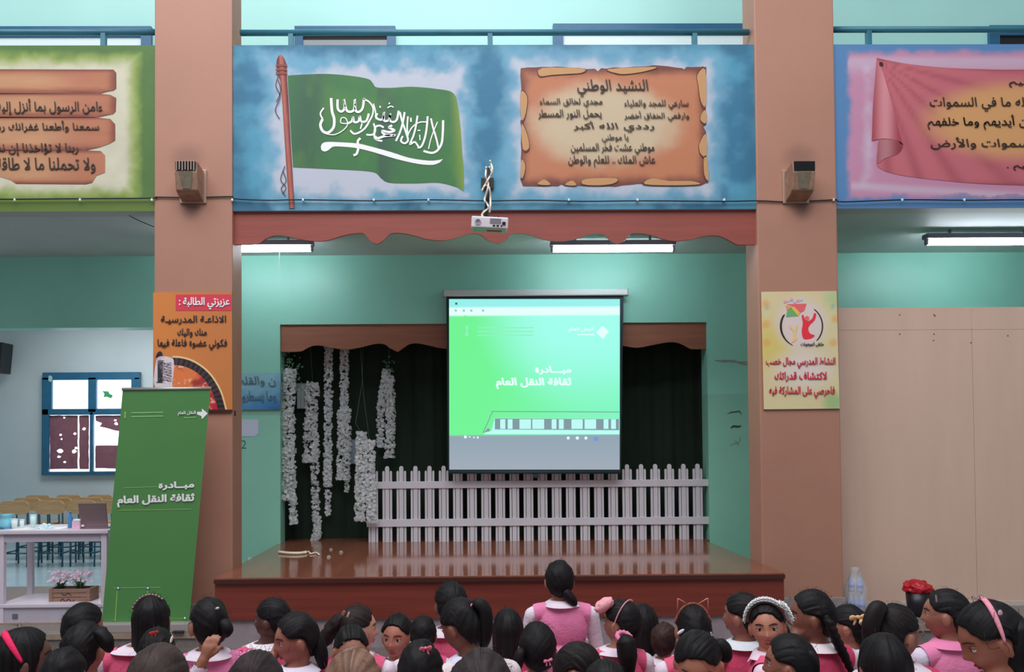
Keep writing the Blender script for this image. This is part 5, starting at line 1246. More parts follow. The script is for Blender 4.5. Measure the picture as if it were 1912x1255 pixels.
def build_person(cx, top, w, label, yaw=0, pitch=0, roll=0, style=TIED, tie=(0, -.9, .25), hair=(20, 17, 19), skn=(150, 100, 80), vest=(206, 84, 120), shirt=(214, 200, 212), coll=None, byaw=None, bdx=0, s=1.0, D=None, tails=(), acc=(), fine=False, face=False, eyes='open', hand=None, lean=0, wide=1.0, gap=0):
    _PID[0] += 1; pid = _PID[0]; rnd = random.Random(pid*13+1)
    D = D or .166*s*F/w
    crown = P(cx, top, D); zc = crown.z
    hc = Vector((crown.x, D, zc-.117*s))
    byaw = yaw*.35 if byaw is None else byaw
    RH = Matrix.Rotation(math.radians(-yaw), 4, 'Z') @ Matrix.Rotation(math.radians(-pitch), 4, 'X') @ Matrix.Rotation(math.radians(roll), 4, 'Y')
    MH = Matrix.Translation(hc) @ RH @ Matrix.Scale(s, 4)
    fb = Matrix.Rotation(math.radians(-byaw), 4, 'Z')
    nx = hc.x+bdx*D/F
    nb = Vector((nx, D-.02*s, hc.z-.120*s)) - (fb @ Vector((0, lean, 0)))     # base of the neck
    pz = max(.15, zc-.575*s)
    base = Vector((nb.x, nb.y, 0))
    e = empty('person', tuple(base), label, 'person', 'girls seated in the hall')
    def W_(x, y, z): return base+(fb @ Vector((x*s, y*s, 0)))+Vector((0, 0, z))
    hz = nb.z; prims = []
    def cap_(lb, a, b, ra, rb): prims.append((lb, 'c', a, b, ra*s, rb*s))
    def ell_(lb, c, rx, ry, rz): prims.append((lb, 'e', c, (rx*s, ry*s, rz*s), 0, 0))
    wd = wide
    ell_('torso', W_(0, 0, hz-.135*s), .122*wd, .082, .150); ell_('torso', W_(0, .005, (hz-.2*s+pz)/2), .108*wd, .080, max(.10*s, (hz-.15*s-pz)/1.7)/s)
    ell_('pelvis', W_(0, 0, pz+.02), .135*wd, .105, .115); ell_('torso', W_(0, -.004, hz-.022*s), .085*wd, .055, .040)
    for g in (-1, 1): cap_('shoulder', W_(g*.05, 0, hz-.035*s), W_(g*.128*wd, 0, hz-.062*s), .038, .042)
    prims.append(('neck', 'c', W_(0, 0, hz-.03*s), hc+(RH @ Vector((0, -.018*s, -.045*s))), .046*s, .046*s))
    hands = []
    for g in (-1, 1):
        sh = W_(g*.142*wd, 0, hz-.068*s)
        if hand and hand[0] == g:
            wr = P(hand[1], hand[2], D+hand[3]); mid = (sh+wr)/2; el = mid+Vector((g*.05, .02, -.12*s))
            if hand[4:]: el = mid+Vector(hand[4])
        else: el = W_(g*.180*wd, .035, hz-.285*s); wr = W_(g*.075, .215, max(pz+.10, .2))
        cap_('upperarm', sh, el, .042, .034); cap_('forearm', el, wr, .033, .023)
        d = (wr-el).normalized(); hands.append((g, wr, d))
    if pz < .10: knees = [(g, W_(g*.25, .17, .085), W_(-g*.04, .21+.03*g, .07)) for g in (-1, 1)]
    else:
        ky = math.sqrt(max(.02, .38**2*s*s-min(pz-.06, .36*s)**2)); knees = [(g, W_(g*.10, ky/s, .07), W_(g*.08, (ky-.36*s)/s, .055)) for g in (-1, 1)]
    for g, kn, an in knees:
        cap_('thigh', W_(g*.075, 0, pz), kn, .080, .058); cap_('shin', kn, an, .052, .034); d = (an-kn).normalized(); cap_('foot', an, an+d*.10*s, .030, .020)
    bm = bmesh.new()
    for lb, ty, a, b, ra, rb in prims:
        if ty == 'c': capsule(bm, a, b, ra, rb)
        else:
            r = bmesh.ops.create_icosphere(bm, subdivisions=3, radius=1)['verts']
            for v in r: v.co = Vector(a)+(fb @ Vector((v.co.x*b[0], v.co.y*b[1], 0)))+Vector((0, 0, v.co.z*b[2]))
    for g, wr, d in hands:       # palm, four unequal fingers and a thumb
        sd = d.cross(Vector((0, 0, 1))).normalized() if abs(d.z) < .9 else Vector((1, 0, 0)); nrm = sd.cross(d).normalized()
        r = .0075*s if fine else .0085*s
        for q in (-1.2, 0, 1.2): capsule(bm, wr, wr+d*.055*s+sd*q*.014*s, .018*s, .013*s, 8, 3)
        for k, (o_, l_) in enumerate(((-.026, .040), (-.009, .050), (.009, .047), (.025, .036))):
            p0 = wr+d*.060*s+sd*o_*s; p1 = p0+d*l_*.6*s-nrm*.008*s; p2 = p1+(d*.6-nrm*.6)*l_*.6*s
            capsule(bm, p0, p1, r, r*.95, 8, 3); capsule(bm, p1, p2, r*.95, r*.8, 8, 3)
        t0 = wr+d*.015*s+sd*g*-.022*s; t1 = t0+(d*.7-sd*g*.7)*.03*s; t2 = t1+(d*.95-sd*g*.2)*.026*s
        capsule(bm, t0, t1, r*1.2, r*1.1, 8, 3); capsule(bm, t1, t2, r*1.1, r*.9, 8, 3)
    head_mesh(bm, MH)
    for g in (-1, 1):            # ears
        em = bmesh.ops.create_icosphere(bm, subdivisions=3, radius=1)['verts']
        for v in em: v.co = MH @ (Vector((g*(.0795+.003*v.co.y*-1), -.004, -.014))+Matrix.Rotation(g*-.35, 3, 'Z') @ Vector((v.co.x*.008, v.co.y*.018+.003*v.co.z, v.co.z*.031)))
    bmesh.ops.recalc_face_normals(bm, faces=bm.faces)
    me0 = bpy.data.meshes.new('tmp'); bm.to_mesh(me0); bm.free(); o0 = bpy.data.objects.new('tmp', me0); COL.objects.link(o0)
    rm = o0.modifiers.new('r', 'REMESH'); rm.mode = 'VOXEL'; rm.voxel_size = (.0062 if fine else .0095)*s; 
    sm = o0.modifiers.new('s', 'SMOOTH'); sm.factor = .5; sm.iterations = 2
    dg = bpy.context.evaluated_depsgraph_get(); me = bpy.data.meshes.new_from_object(o0.evaluated_get(dg)); bpy.data.objects.remove(o0); bpy.data.meshes.remove(me0)
    me.name = 'body'; body = link('body', me, skin(skn), e, True)
    N = len(me.vertices); A = np.empty(N*3); me.vertices.foreach_get('co', A); A = A.reshape(-1, 3)
    Nn = np.empty(N*3); me.vertices.foreach_get('normal', Nn); Nn = Nn.reshape(-1, 3)
    best = np.full(N, 1e9); lab = np.zeros(N, int); par_ = np.zeros(N); names = []
    fbi = np.array(fb.to_3x3().inverted())
    for i, (lb, ty, a, b, ra, rb) in enumerate(prims):
        names.append(lb)
        if ty == 'c':
            a_ = np.array(a); ab = np.array(b)-a_; t = np.clip((A-a_)@ab/(ab@ab), 0, 1); d = np.linalg.norm(A-a_-t[:, None]*ab, axis=1)-(ra+(rb-ra)*t)
        else:
            q = (A-np.array(a))@fbi.T/np.array(b); d = (np.linalg.norm(q, axis=1)-1)*min(b); t = np.zeros(N)
        u = d < best; best[u] = d[u]; lab[u] = i; par_[u] = t[u]
    lname = np.array(names)[lab]
    faces = np.array([p.vertices[:] if len(p.vertices) == 4 else tuple(p.vertices[:])+(p.vertices[2],) for p in me.polygons])
    L_ = (A-np.array(base))@fbi.T/s; lz = (A[:, 2]-hz)/s      # body frame
    notface = ~((A[:, 2] > hz+.01*s))
    def garment(nm, mask, off, m, noise=.004, cuts=(), th=.003, fold=14):
        ok = mask[faces].all(1); F_ = faces[ok]
        if not len(F_): return None
        used = np.unique(F_); mp = -np.ones(N, int); mp[used] = np.arange(len(used)); 
        nz_ = (fbm(L_[used, 0]*fold+pid, L_[used, 2]*fold*.8+L_[used, 1]*fold*.6)-.5)
        V = A[used]+Nn[used]*(off*s+nz_*noise*2*s)[:, None]
        fl_ = [tuple(dict.fromkeys(f)) for f in mp[F_].tolist()]
        g = bpy.data.meshes.new(nm); g.from_pydata(V.tolist(), [], fl_)
        if cuts or th:
            b_ = bmesh.new(); b_.from_mesh(g)
            for co, no in cuts: bmesh.ops.bisect_plane(b_, geom=b_.verts[:]+b_.edges[:]+b_.faces[:], plane_co=co, plane_no=no, clear_outer=True)
            b_.to_mesh(g); b_.free()
        o = link(nm, g, m, e, True); return o
    arms = np.isin(lname, ['upperarm', 'forearm']) & ~((lname == 'forearm') & (par_ > .86))
    tors = np.isin(lname, ['torso', 'shoulder', 'pelvis'])
    below = A[:, 2] < hz+.004*s
    garment('shirt', (arms | tors) & below, .007, cloth('shirt', shirt), .004, th=0)
    if vest:
        xax = (fb @ Vector((1, 0, 0))); cuts = []
        for g in (-1, 1): cuts.append((W_(g*.134*wd, 0, hz-.06*s), (xax*g+Vector((0, 0, -.16))).normalized()))
        garment('vest', (tors | ((lname == 'upperarm') & (par_ < .2))) & (A[:, 2] < hz-.004*s) & (A[:, 2] > pz), .0145, cloth('vest', vest), .004, cuts)
        garment('skirt', np.isin(lname, ['pelvis', 'thigh', 'torso']) & (A[:, 2] < pz+.03), .018, cloth('vest', vest), .008)
    # collar folded over the vest
    cm = cloth('collar', coll or shirt); b_ = bmesh.new(); ax = (hc+(RH @ Vector((0, -.018*s, -.045*s)))-W_(0, 0, hz-.03*s)).normalized()
    prof = [(.049, .004, 0), (.051, .026, 0), (.058, .032, 0), (.072, .023, 0), (.093, .008, 1), (.099, .000, 1)]; rg = []
    for r_, h_, k_ in prof:
        ring = []
        for k in range(40):
            a = 2*math.pi*k/40+math.pi/2; fr = max(0, math.sin(a))**6; c_ = W_(0, 0, hz-.012*s)+ax*((h_-k_*.02*fr-(.012*k_ if fr > .2 else 0))*s)
            rr = r_*(1+.05*math.sin(a*3+pid)*k_); ring.append(b_.verts.new(c_+(fb @ Vector((rr*1.12*s*math.cos(a), rr*.98*s*math.sin(a), 0)))))
        rg.append(ring)
    for p_, q_ in zip(rg, rg[1:]):
        for k in range(40):
            if k in (0, 39) and False: continue
            b_.faces.new((p_[k], p_[(k+1) % 40], q_[(k+1) % 40], q_[k]))
    bmesh.ops.recalc_face_normals(b_, faces=b_.faces); from_bm('collar', b_, cm, e, True)
    # hair
    hcol = lin(hair); hcol = [c*1.25 for c in hcol]
    hm, C = hair_mesh(MH, style, tie, hcol, pid*3+1); ho = add_col(hm, C, HAIR, 'hair', e)
    b_ = bmesh.new(); b_.from_mesh(hm); HV = BVHTree.FromBMesh(b_); b_.free()
    def on_hair(px, py, lift=.004):
        d = (P(px, py, D)-CAM).normalized(); h = HV.ray_cast(CAM, d)
        if h[0] is None: q = P(px, py, D-.05); return q, Vector((0, -1, 0))
        n = h[1] if h[1].dot(d) < 0 else -h[1]
        return h[0]+n*lift, n
    # stray hairs
    SV = []; SF = []
    for _ in range(46):
        az = rnd.uniform(0, 6.28); el = rnd.uniform(.0, 1.5); n = Vector((math.sin(az)*math.cos(el), math.cos(az)*math.cos(el), math.sin(el)))
        if n.y > .55 and n.z < .6: continue
        p = Vector((HAx*n.x, HBx*n.y-.006, HCx*n.z+.004)); tdir = Vector((rnd.gauss(0, 1), rnd.gauss(0, 1), rnd.gauss(-.4, 1))); tdir = (tdir-n*tdir.dot(n)).normalized(); l = rnd.uniform(.02, .05); k0 = len(SV); sd = n.cross(tdir)*.0006
        for t in (0, .33, .66, 1): q = p+tdir*l*t+n*(.004+.010*math.sin(t*3)*rnd.uniform(.5, 1.4)); SV += [tuple(MH @ (q-sd)), tuple(MH @ (q+sd))]
        SF += [(k0+2*i, k0+2*i+1, k0+2*i+3, k0+2*i+2) for i in range(3)]
    sm_ = bpy.data.meshes.new('stray_hairs'); sm_.from_pydata(SV, [], SF); so = add_col(sm_, np.array([hcol]*len(SV)), HAIR, 'stray_hairs', ho); so['kind'] = 'stuff'
    for tl in tails:
        pts, rpx = tl[0], tl[1]; off = tl[2] if len(tl) > 2 else -.12; kind = tl[3] if len(tl) > 3 else ''
        sp_ = smoothpts(pts, 7); n_ = len(sp_); wp = [P(a, b, D+off*s-.02*math.sin(i/n_*3)) for i, (a, b) in enumerate(sp_)]
        r0 = rpx*D/F; rad = [r0*(.45+.55*min(1, i/(n_*.22)))*(1-.62*max(0, (i/n_-.55)/.45)**1.6) for i in range(n_)]
        lm, C = lock_mesh(wp, rad, hcol, pid+7, wob=.24 if kind == 'curly' else .10, braid=kind == 'braid'); add_col(lm, C, HAIR, 'braid' if kind == 'braid' else 'ponytail', ho)
    # accessories
    for ac in acc:
        k = ac[0]
        if k == 'bow':
            _, px, py, sz, c = ac[:5]; q, n = on_hair(px, py, .008); m = cloth('ribbon', c, 1.3); r = sz*D/F
            up = Vector((0, 0, 1)); sx_ = up.cross(n).normalized(); b_ = bmesh.new()
            for g in (-1, 1):
                v = bmesh.ops.create_icosphere(b_, subdivisions=2, radius=1)['verts']
                for t in v: 
                    x_ = (t.co.x+1)/2; t.co = q+sx_*g*(x_*r)+up*(t.co.z*r*.42*(.35+x_*.8)+g*.15*r*x_)+n*(t.co.y*r*.28)
                v = [f for f in v]
            v = bmesh.ops.create_icosphere(b_, subdivisions=2, radius=r*.26)['verts']
            for t in v: t.co += q+n*.003
            for g in (-1, 1):
                v = [b_.verts.new(q+sx_*g*r*.1), b_.verts.new(q+sx_*g*r*.35), b_.verts.new(q+sx_*g*r*.6-up*r*.95+n*.004), b_.verts.new(q+sx_*g*r*.25-up*r*1.0+n*.004)]; b_.faces.new(v)
            bmesh.ops.recalc_face_normals(b_, faces=b_.faces); from_bm('hair_bow', b_, m, e, True)
        elif k == 'clip':
            _, px, py, lx, lz, c, ang = ac; q, n = on_hair(px, py, .003); m = mat('clip_%d_%d_%d' % c, pc(c, 1.3), .3)
            up = Vector((0, 0, 1)); sx_ = up.cross(n).normalized(); ca, sa = math.cos(math.radians(ang)), math.sin(math.radians(ang)); u1 = sx_*ca+up*sa; u2 = up*ca-sx_*sa
            b_ = bmesh.new(); v = bmesh.ops.create_icosphere(b_, subdivisions=3, radius=1)['verts']
            for t in v: t.co = q+u1*t.co.x*lx*D/F+u2*t.co.z*lz*D/F+n*t.co.y*.004
            from_bm('hair_clip', b_, m, e, True)
        elif k == 'scrunchie':
            _, px, py, r, th, c = ac[:6]; q, n = on_hair(px, py, .01) if len(ac) < 7 else (P(px, py, D+ac[6]), Vector((0, -1, 0))); m = cloth('scrunchie', c, 1.3); r = r*D/F; th = th*D/F
            ax_ = Vector((.25, -.3, 1)).normalized() if len(ac) < 8 else Vector(ac[7]).normalized(); u1 = ax_.orthogonal().normalized(); u2 = ax_.cross(u1); b_ = bmesh.new()
            rr = []
            for i in range(30):
                a = 2*math.pi*i/30; cdir = u1*math.cos(a)+u2*math.sin(a); tt = th*(1+.25*math.sin(i*2.6)); rr.append([b_.verts.new(q+cdir*(r+math.cos(j*.7854)*tt)+ax_*math.sin(j*.7854)*tt*1.2) for j in range(8)])
            for i in range(30):
                for j in range(8): b_.faces.new((rr[i][j], rr[(i+1) % 30][j], rr[(i+1) % 30][(j+1) % 8], rr[i][(j+1) % 8]))
            bmesh.ops.recalc_face_normals(b_, faces=b_.faces); from_bm('scrunchie', b_, m, e, True)
        elif k == 'band':
            _, c, wdt, tilt, a0, a1 = ac[:6]; m = cloth('headband', c, 1.3) if c[0] < 400 else None; b_ = bmesh.new(); rr = []
            tl_ = math.radians(tilt); up_ = Vector((0, -math.sin(tl_), math.cos(tl_))); nb_ = Vector((0, math.cos(tl_), math.sin(tl_))); nseg = 36
            for i in range(nseg+1):
                a = math.radians(a0+(a1-a0)*i/nseg); n = Vector((1, 0, 0))*math.sin(a)+up_*math.cos(a)
                p = Vector((HAx*n.x, HBx*n.y-.006, HCx*n.z+.004))*1.035; taper = .35+.65*math.sin(math.pi*i/nseg)**.6
                ww = wdt*taper; rr.append([b_.verts.new(MH @ (p+nb_*math.cos(j*.7854)*ww+n*math.sin(j*.7854)*.006)) for j in range(8)])
            for i in range(nseg):
                for j in range(8): b_.faces.new((rr[i][j], rr[i+1][j], rr[i+1][(j+1) % 8], rr[i][(j+1) % 8]))
            b_.faces.new(rr[0]); b_.faces.new(rr[-1][::-1])
            bmesh.ops.recalc_face_normals(b_, faces=b_.faces); hbn = from_bm('headband', b_, m, e, True)
            if len(ac) > 6 and ac[6] == 'beads':
                bmm = mat('bead_pearl', pc((206, 180, 176)), .25)
                for i in range(11):
                    a = math.radians(a0+(a1-a0)*(i+.5)/11); n = Vector((1, 0, 0))*math.sin(a)+up_*math.cos(a); p = Vector((HAx*n.x, HBx*n.y-.006, HCx*n.z+.004))*1.07
                    b_ = bmesh.new(); v = bmesh.ops.create_icosphere(b_, subdivisions=1, radius=.0035)['verts']
                    for t in v: t.co += p
                    bmesh.ops.transform(b_, matrix=MH, verts=b_.verts); from_bm('bead', b_, bmm, hbn, True)
            if len(ac) > 6 and ac[6] == 'flowers':
                fm = mat('crown_flower', pc((240, 228, 224), 1.5), .6); 
                for i in range(17):
                    a = math.radians(a0+(a1-a0)*(i+.5)/17); n = Vector((1, 0, 0))*math.sin(a)+up_*math.cos(a); big = ac[7] and (i in ac[7]); p = Vector((HAx*n.x, HBx*n.y-.006, HCx*n.z+.004))*(1.12 if not big else 1.2)
                    b_ = bmesh.new(); r_ = .022 if not big else .034
                    for lay in range(3):
                        for j in range(7):
                            an = j*.897+lay*.45; tl2 = .2+lay*.45; u1 = n.orthogonal().normalized(); u2 = n.cross(u1); t = (u1*math.cos(an)+u2*math.sin(an)); s2 = (-u1*math.sin(an)+u2*math.cos(an)); rl = r_*(1-.22*lay)
                            q0 = p+n*.002*lay; tip = q0+t*rl*math.cos(tl2)+n*rl*math.sin(tl2); md = q0+t*rl*.6*math.cos(tl2)+n*rl*.6*math.sin(tl2)
                            b_.faces.new([b_.verts.new(q0), b_.verts.new(md+s2*rl*.52), b_.verts.new(tip+n*rl*.15), b_.verts.new(md-s2*rl*.52)])
                    bmesh.ops.transform(b_, matrix=MH, verts=b_.verts); from_bm('flower', b_, fm, hbn)
            if len(ac) > 6 and ac[6] == 'cat':
                cm_ = mat('cat_ear_wire', pc((214, 140, 120), 1.3), .35)
                for g in (-1, 1):
                    def at(a): n = Vector((1, 0, 0))*math.sin(a)+up_*math.cos(a); return Vector((HAx*n.x, HBx*n.y-.006, HCx*n.z+.004))*1.05
                    p0, p1 = at(g*.28), at(g*.98); tip = (p0+p1)/2+Vector((g*.022, 0, .052))
                    b_ = bmesh.new(); tube_bm(b_, [MH @ q for q in (p0, tip+(p0-tip)*.06, tip, tip+(p1-tip)*.06, p1)], .0026, 6); from_bm('ear_wire', b_, cm_, hbn, True)
        elif k == 'beret':
            _, px, py, rx, rz, c = ac; q = P(px, py, D-.02); b_ = bmesh.new(); v = bmesh.ops.create_icosphere(b_, subdivisions=4, radius=1)['verts']
            for t in v:
                n_ = mnoise.noise(t.co*2.5); t.co = q+Vector((t.co.x*rx*D/F*(1+.2*n_)+t.co.z*.012, t.co.y*.03, t.co.z*rz*D/F*(1+.25*n_)+t.co.x*.010))
            from_bm('puffy_bow', b_, cloth('beret', c, 1.35), e, True)
        elif k == 'glasses':
            gm = mat('glasses_metal', (170, 150, 150), .3, metal=.7)
            for g in (-1, 1):
                b_ = bmesh.new(); c_ = Vector((g*.031, face_y(g*.031, .004)+.016, .004)); tube_bm(b_, [MH @ (c_+Vector((.021*math.cos(a_*.3491), -.004*abs(math.cos(a_*.3491)), .017*math.sin(a_*.3491)))) for a_ in range(19)], .0014, 6, False); from_bm('glasses_rim', b_, gm, e, True)
                b_ = bmesh.new(); tube_bm(b_, [MH @ q for q in (c_+Vector((g*.021, -.004, .004)), Vector((g*.076, .03, .008)), Vector((g*.079, -.012, .006)))], .0013, 6); from_bm('glasses_temple', b_, gm, e, True)
    if face:
        wh = mat('eye_white', (215, 208, 205), .25); ir = mat('eye_dark', (24, 14, 12), .15); ls = mat('lash', (14, 10, 10), .6); lp = mat('lips_%d_%d_%d' % skn, pc((int(skn[0]*.95), int(skn[1]*.68), int(skn[2]*.78)), 1.2), .4); sk = skin(skn)
        for g in (-1, 1):
            fy = face_y(g*.031, .004); c_ = Vector((g*.031, fy-.0068, .004))
            if eyes == 'open':
                b_ = bmesh.new(); v = bmesh.ops.create_uvsphere(b_, u_segments=20, v_segments=14, radius=.0122)['verts']
                for t in v: t.co = Vector((t.co.x*1.15, t.co.y, t.co.z*.92))+c_
                bmesh.ops.transform(b_, matrix=MH, verts=b_.verts); eo = from_bm('eye', b_, wh, e, True)
                b_ = bmesh.new(); v = bmesh.ops.create_uvsphere(b_, u_segments=16, v_segments=10, radius=.0066)['verts']
                for t in v: t.co = Vector((t.co.x, t.co.y*.5, t.co.z))+c_+Vector((0, .0096, -.0005))
                bmesh.ops.transform(b_, matrix=MH, verts=b_.verts); from_bm('iris', b_, ir, eo, True)
            # eyelid: upper hood over the ball
            b_ = bmesh.new(); v = bmesh.ops.create_uvsphere(b_, u_segments=20, v_segments=14, radius=.0134)['verts']
            for t in v: t.co = Vector((t.co.x*1.2, t.co.y, t.co.z))
            cz = .0035 if eyes == 'open' else -.006
            bmesh.ops.bisect_plane(b_, geom=b_.verts[:]+b_.edges[:]+b_.faces[:], plane_co=(0, 0, cz), plane_no=(0, .25, -1), clear_outer=True)
            bmesh.ops.transform(b_, matrix=MH @ Matrix.Translation(c_), verts=b_.verts); from_bm('eyelid', b_, sk, e, True)
            def arc(z0, h, half, out, n=9): return [Vector((g*.031+(k/(n-1)*2-1)*half, face_y(g*.031+(k/(n-1)*2-1)*half, z0)+out, z0+h*(1-(k/(n-1)*2-1)**2))) for k in range(n)]
            b_ = bmesh.new(); tube_bm(b_, [MH @ q for q in [c_+Vector((.0158*math.cos(a_), .0128*math.sin(a_)*.9+.001, cz+.0005+.0028*math.sin(a_))) for a_ in [math.pi*k/8 for k in range(9)]]], .0012, 6); from_bm('eyelashes', b_, ls, e, True)
            b_ = bmesh.new(); q = arc(.024, .005, .019, .0008); tube_bm(b_, [MH @ t for t in q], [.001, .002, .0026, .0028, .0028, .0026, .0024, .002, .001], 8); from_bm('eyebrow', b_, mat('eyebrow', (24, 16, 14), .7), e, True)
        for nm_, z0, hh, out in (('upper_lip', -.0555, .0032, .0012), ('lower_lip', -.0630, -.0025, .0008)):
            b_ = bmesh.new(); q = [Vector(((k/8*2-1)*.020, face_y((k/8*2-1)*.020, z0)+out-.002*abs(k/8*2-1), z0+hh*(1-abs(k/8*2-1)**2)*.6+(.0 if nm_[0] == 'l' else -.003*abs(k/8*2-1)))) for k in range(9)]
            tube_bm(b_, [MH @ t for t in q], [.0008, .002, .003, .0034, .0036, .0034, .003, .002, .0008], 8); from_bm(nm_, b_, lp, e, True)
    return e
DK = (20, 17, 19); BR = (58, 44, 38); PK = (206, 84, 118); PL = (214, 122, 162); PD = (186, 64, 96); WS = (208, 196, 208)
S1 = (150, 100, 82); S2 = (112, 72, 58); S3 = (192, 140, 120)
PEOPLE = []
def person(*a, **k): PEOPLE.append((a, k))
person(1044, 1047, 54, 'tallest kneeling girl, back turned, in a pink vest, in the middle before the stage', byaw=0, vest=PL, tails=[([(1052, 1100), (1064, 1116), (1074, 1128)], 9, -.07)], tie=(.2, -.8, -.4), bdx=3, wide=1.16)
person(842, 1087, 62, 'black haired head from behind, just above the bending girl with the pink bow', yaw=-15, vest=PK, skn=S2, bdx=-6)
person(157, 1127, 64, 'dark haired girl below the flower crate, head in front of the banner foot', yaw=35, skn=S1, vest=PK)
person(282, 1112, 66, 'girl with a thin beaded headband sitting before the green banner', yaw=-12, style=BOB, acc=[('band', (120, 90, 90), .0022, 12, -62, 40, 'beads')], vest=PK, bdx=-22)
person(390, 1116, 70, 'girl with a low bun and small white clip, left of the stage corner', yaw=-35, acc=[('clip', 405, 1137, 4.5, 2.5, (232, 226, 230), 0)], tails=[([(412, 1160), (421, 1168), (424, 1178), (416, 1186)], 11, -.05)], tie=(.4, -.8, -.3), vest=PL, bdx=4, wide=1.1, fine=True, hand=(-1, 380, 1232, -.16, (.02, -.06, -.10)), face=False)
person(508, 1117, 59, 'dark skinned girl in white and pink turned left, before the grey plinth', yaw=-75, byaw=-35, skn=(84, 52, 46), vest=PK, shirt=(220, 206, 216), coll=(226, 214, 222), bdx=-16, fine=True, face=True, wide=1.1)
person(668, 1131, 63, 'fair skinned girl in right profile with a claw clip and wavy ponytail', yaw=72, byaw=10, skn=S3, hair=(34, 24, 24), tie=(-.1, -.9, .5), tails=[([(645, 1148), (634, 1158), (620, 1175), (607, 1195), (600, 1208)], 13, -.02, 'curly')], acc=[('clip', 641, 1148, 9, 4, (150, 96, 84), 62), ('clip', 650, 1150, 8, 2, (196, 160, 150), 70)], vest=PK, fine=True, face=True)
person(742, 1148, 60, 'girl in white collar looking back at the camera, left of the pink bow ponytail girl', yaw=-163, byaw=-70, skn=(160, 104, 88), vest=None, fine=True, face=True, tie=(0, -.9, .1), D=4.3)
person(790, 1150, 50, 'dark head seen from behind, right of the girl looking back in a white collar', yaw=0, vest=PK, D=4.62)
person(948, 1137, 57, 'long haired girl seen from behind, left below the tall kneeling girl', yaw=0, style=LONG, vest=PD, coll=(214, 190, 200))
person(1200, 1129, 60, 'girl with a black bob right of the one with the pink scrunchie', yaw=12, style=BOB, vest=PK, skn=S2, D=4.3)
person(1240, 1163, 48, 'small brown haired girl seen from behind, left of the cat ears', yaw=30, hair=(50, 32, 30), vest=PK, D=4.75)
person(1293, 1130, 66, 'girl wearing thin cat ears on her headband', yaw=0, acc=[('band', (150, 90, 80), .002, 0, -75, 75, 'cat')], vest=PK)
person(1386, 1107, 64, 'short haired girl in a white collar turned left, behind the flower crown', yaw=-48, byaw=-10, skn=(140, 90, 76), vest=PD, coll=(196, 200, 206), bdx=-2, fine=True, face=True, D=3.95)
person(1583, 1130, 58, 'girl turned left with a leopard print bow behind her head, by the bag of bottles', yaw=-55, byaw=-20, skn=S1, tie=(.1, -.9, .1), acc=[('bow', 1601, 1154, 15, (206, 166, 120)), ('bow', 1612, 1160, 13, (226, 190, 150))], vest=PK, tails=[([(1608, 1165), (1614, 1185), (1612, 1205)], 11, -.04)], fine=True, D=4.3)
person(1765, 1101, 68, 'girl in a light pink vest and pink collar turned left before the partition', yaw=-58, byaw=-6, skn=S1, vest=PL, coll=PL, shirt=(200, 190, 206), tails=[([(1790, 1150), (1800, 1165), (1802, 1178)], 9, -.02)], acc=[('clip', 1749, 1120, 2, 9, (120, 116, 118), 6)], fine=True, face=True, bdx=6, wide=1.12)
person(1514, 1103, 70, 'girl with a long black braid over a white collar, hand raised to her mouth', yaw=-74, byaw=-16, skn=(120, 76, 62), vest=PD, shirt=(210, 198, 206), coll=(222, 208, 214), tails=[([(1541, 1150), (1550, 1168), (1562, 1196), (1578, 1228), (1592, 1262)], 9, -.10, 'braid')], fine=True, face=True, bdx=8, wide=1.12, hand=(-1, 1484, 1188, -.02, (-.03, -.02, -.08)))
person(1160, 1120, 63, 'girl with a pink puffy bow and pink scrunchie round her thick ponytail', yaw=-50, byaw=-8, skn=S1, acc=[('beret', 1128, 1130, 17, 14, (226, 150, 160)), ('band', (214, 150, 156), .003, 20, -92, 30), ('scrunchie', 1165, 1190, 12, 4.2, (206, 120, 150), -.13, (.15, -.55, 1))], tails=[([(1166, 1188), (1170, 1205), (1172, 1230), (1172, 1265)], 17, -.15)], vest=PK, fine=True, face=True, bdx=-12)
person(862, 1118, 74, 'girl bending left with a pink bow on her thick black ponytail', yaw=-52, pitch=22, byaw=-20, skn=(110, 66, 52), tie=(.1, -.8, .6), acc=[('bow', 882, 1131, 9, (226, 150, 176))], tails=[([(880, 1132), (893, 1128), (905, 1142), (908, 1170), (905, 1195), (902, 1208)], 13, -.03)], vest=None, shirt=(214, 200, 202), coll=(206, 200, 220), bdx=16, fine=True, face=True, wide=1.15, lean=.03)
person(1432, 1124, 66, 'girl with a white flower crown looking back at the camera', yaw=-158, byaw=-60, skn=(176, 118, 98), vest=PK, shirt=(214, 188, 204), fine=True, face=True, tie=(-.3, -.9, 0), acc=[('band', (120, 100, 96), .004, -18, -80, 80, 'flowers', (0, 1, 2, 3))], roll=6, tails=[([(1452, 1165), (1462, 1180), (1466, 1200)], 13, .06)])
person(1672, 1129, 78, 'girl with glasses in right profile and a high ponytail falling behind', yaw=74, byaw=10, skn=(150, 104, 88), hair=(28, 22, 24), tie=(-.1, -.7, .8), acc=[('clip', 1648, 1128, 3, 2, (240, 236, 240), 0), ('clip', 1656, 1131, 3, 2, (240, 236, 240), 0), ('glasses',)], tails=[([(1652, 1134), (1638, 1138), (1629, 1160), (1624, 1190), (1622, 1225)], 16, -.03)], vest=PD, fine=True, face=True)
person(1303, 1177, 88, 'girl in an orange vest looking down towards the camera with two white clips', yaw=-158, pitch=26, byaw=-120, skn=(176, 118, 94), vest=(226, 140, 104), shirt=(222, 150, 120), fine=True, face=True, eyes='shut', acc=[('clip', 1271, 1180, 8, 3, (206, 208, 214), 35), ('clip', 1327, 1186, 10, 3.4, (206, 208, 214), -35)], tie=(-.5, -.8, 0), tails=[([(1335, 1200), (1350, 1212), (1356, 1232)], 15, .03)])
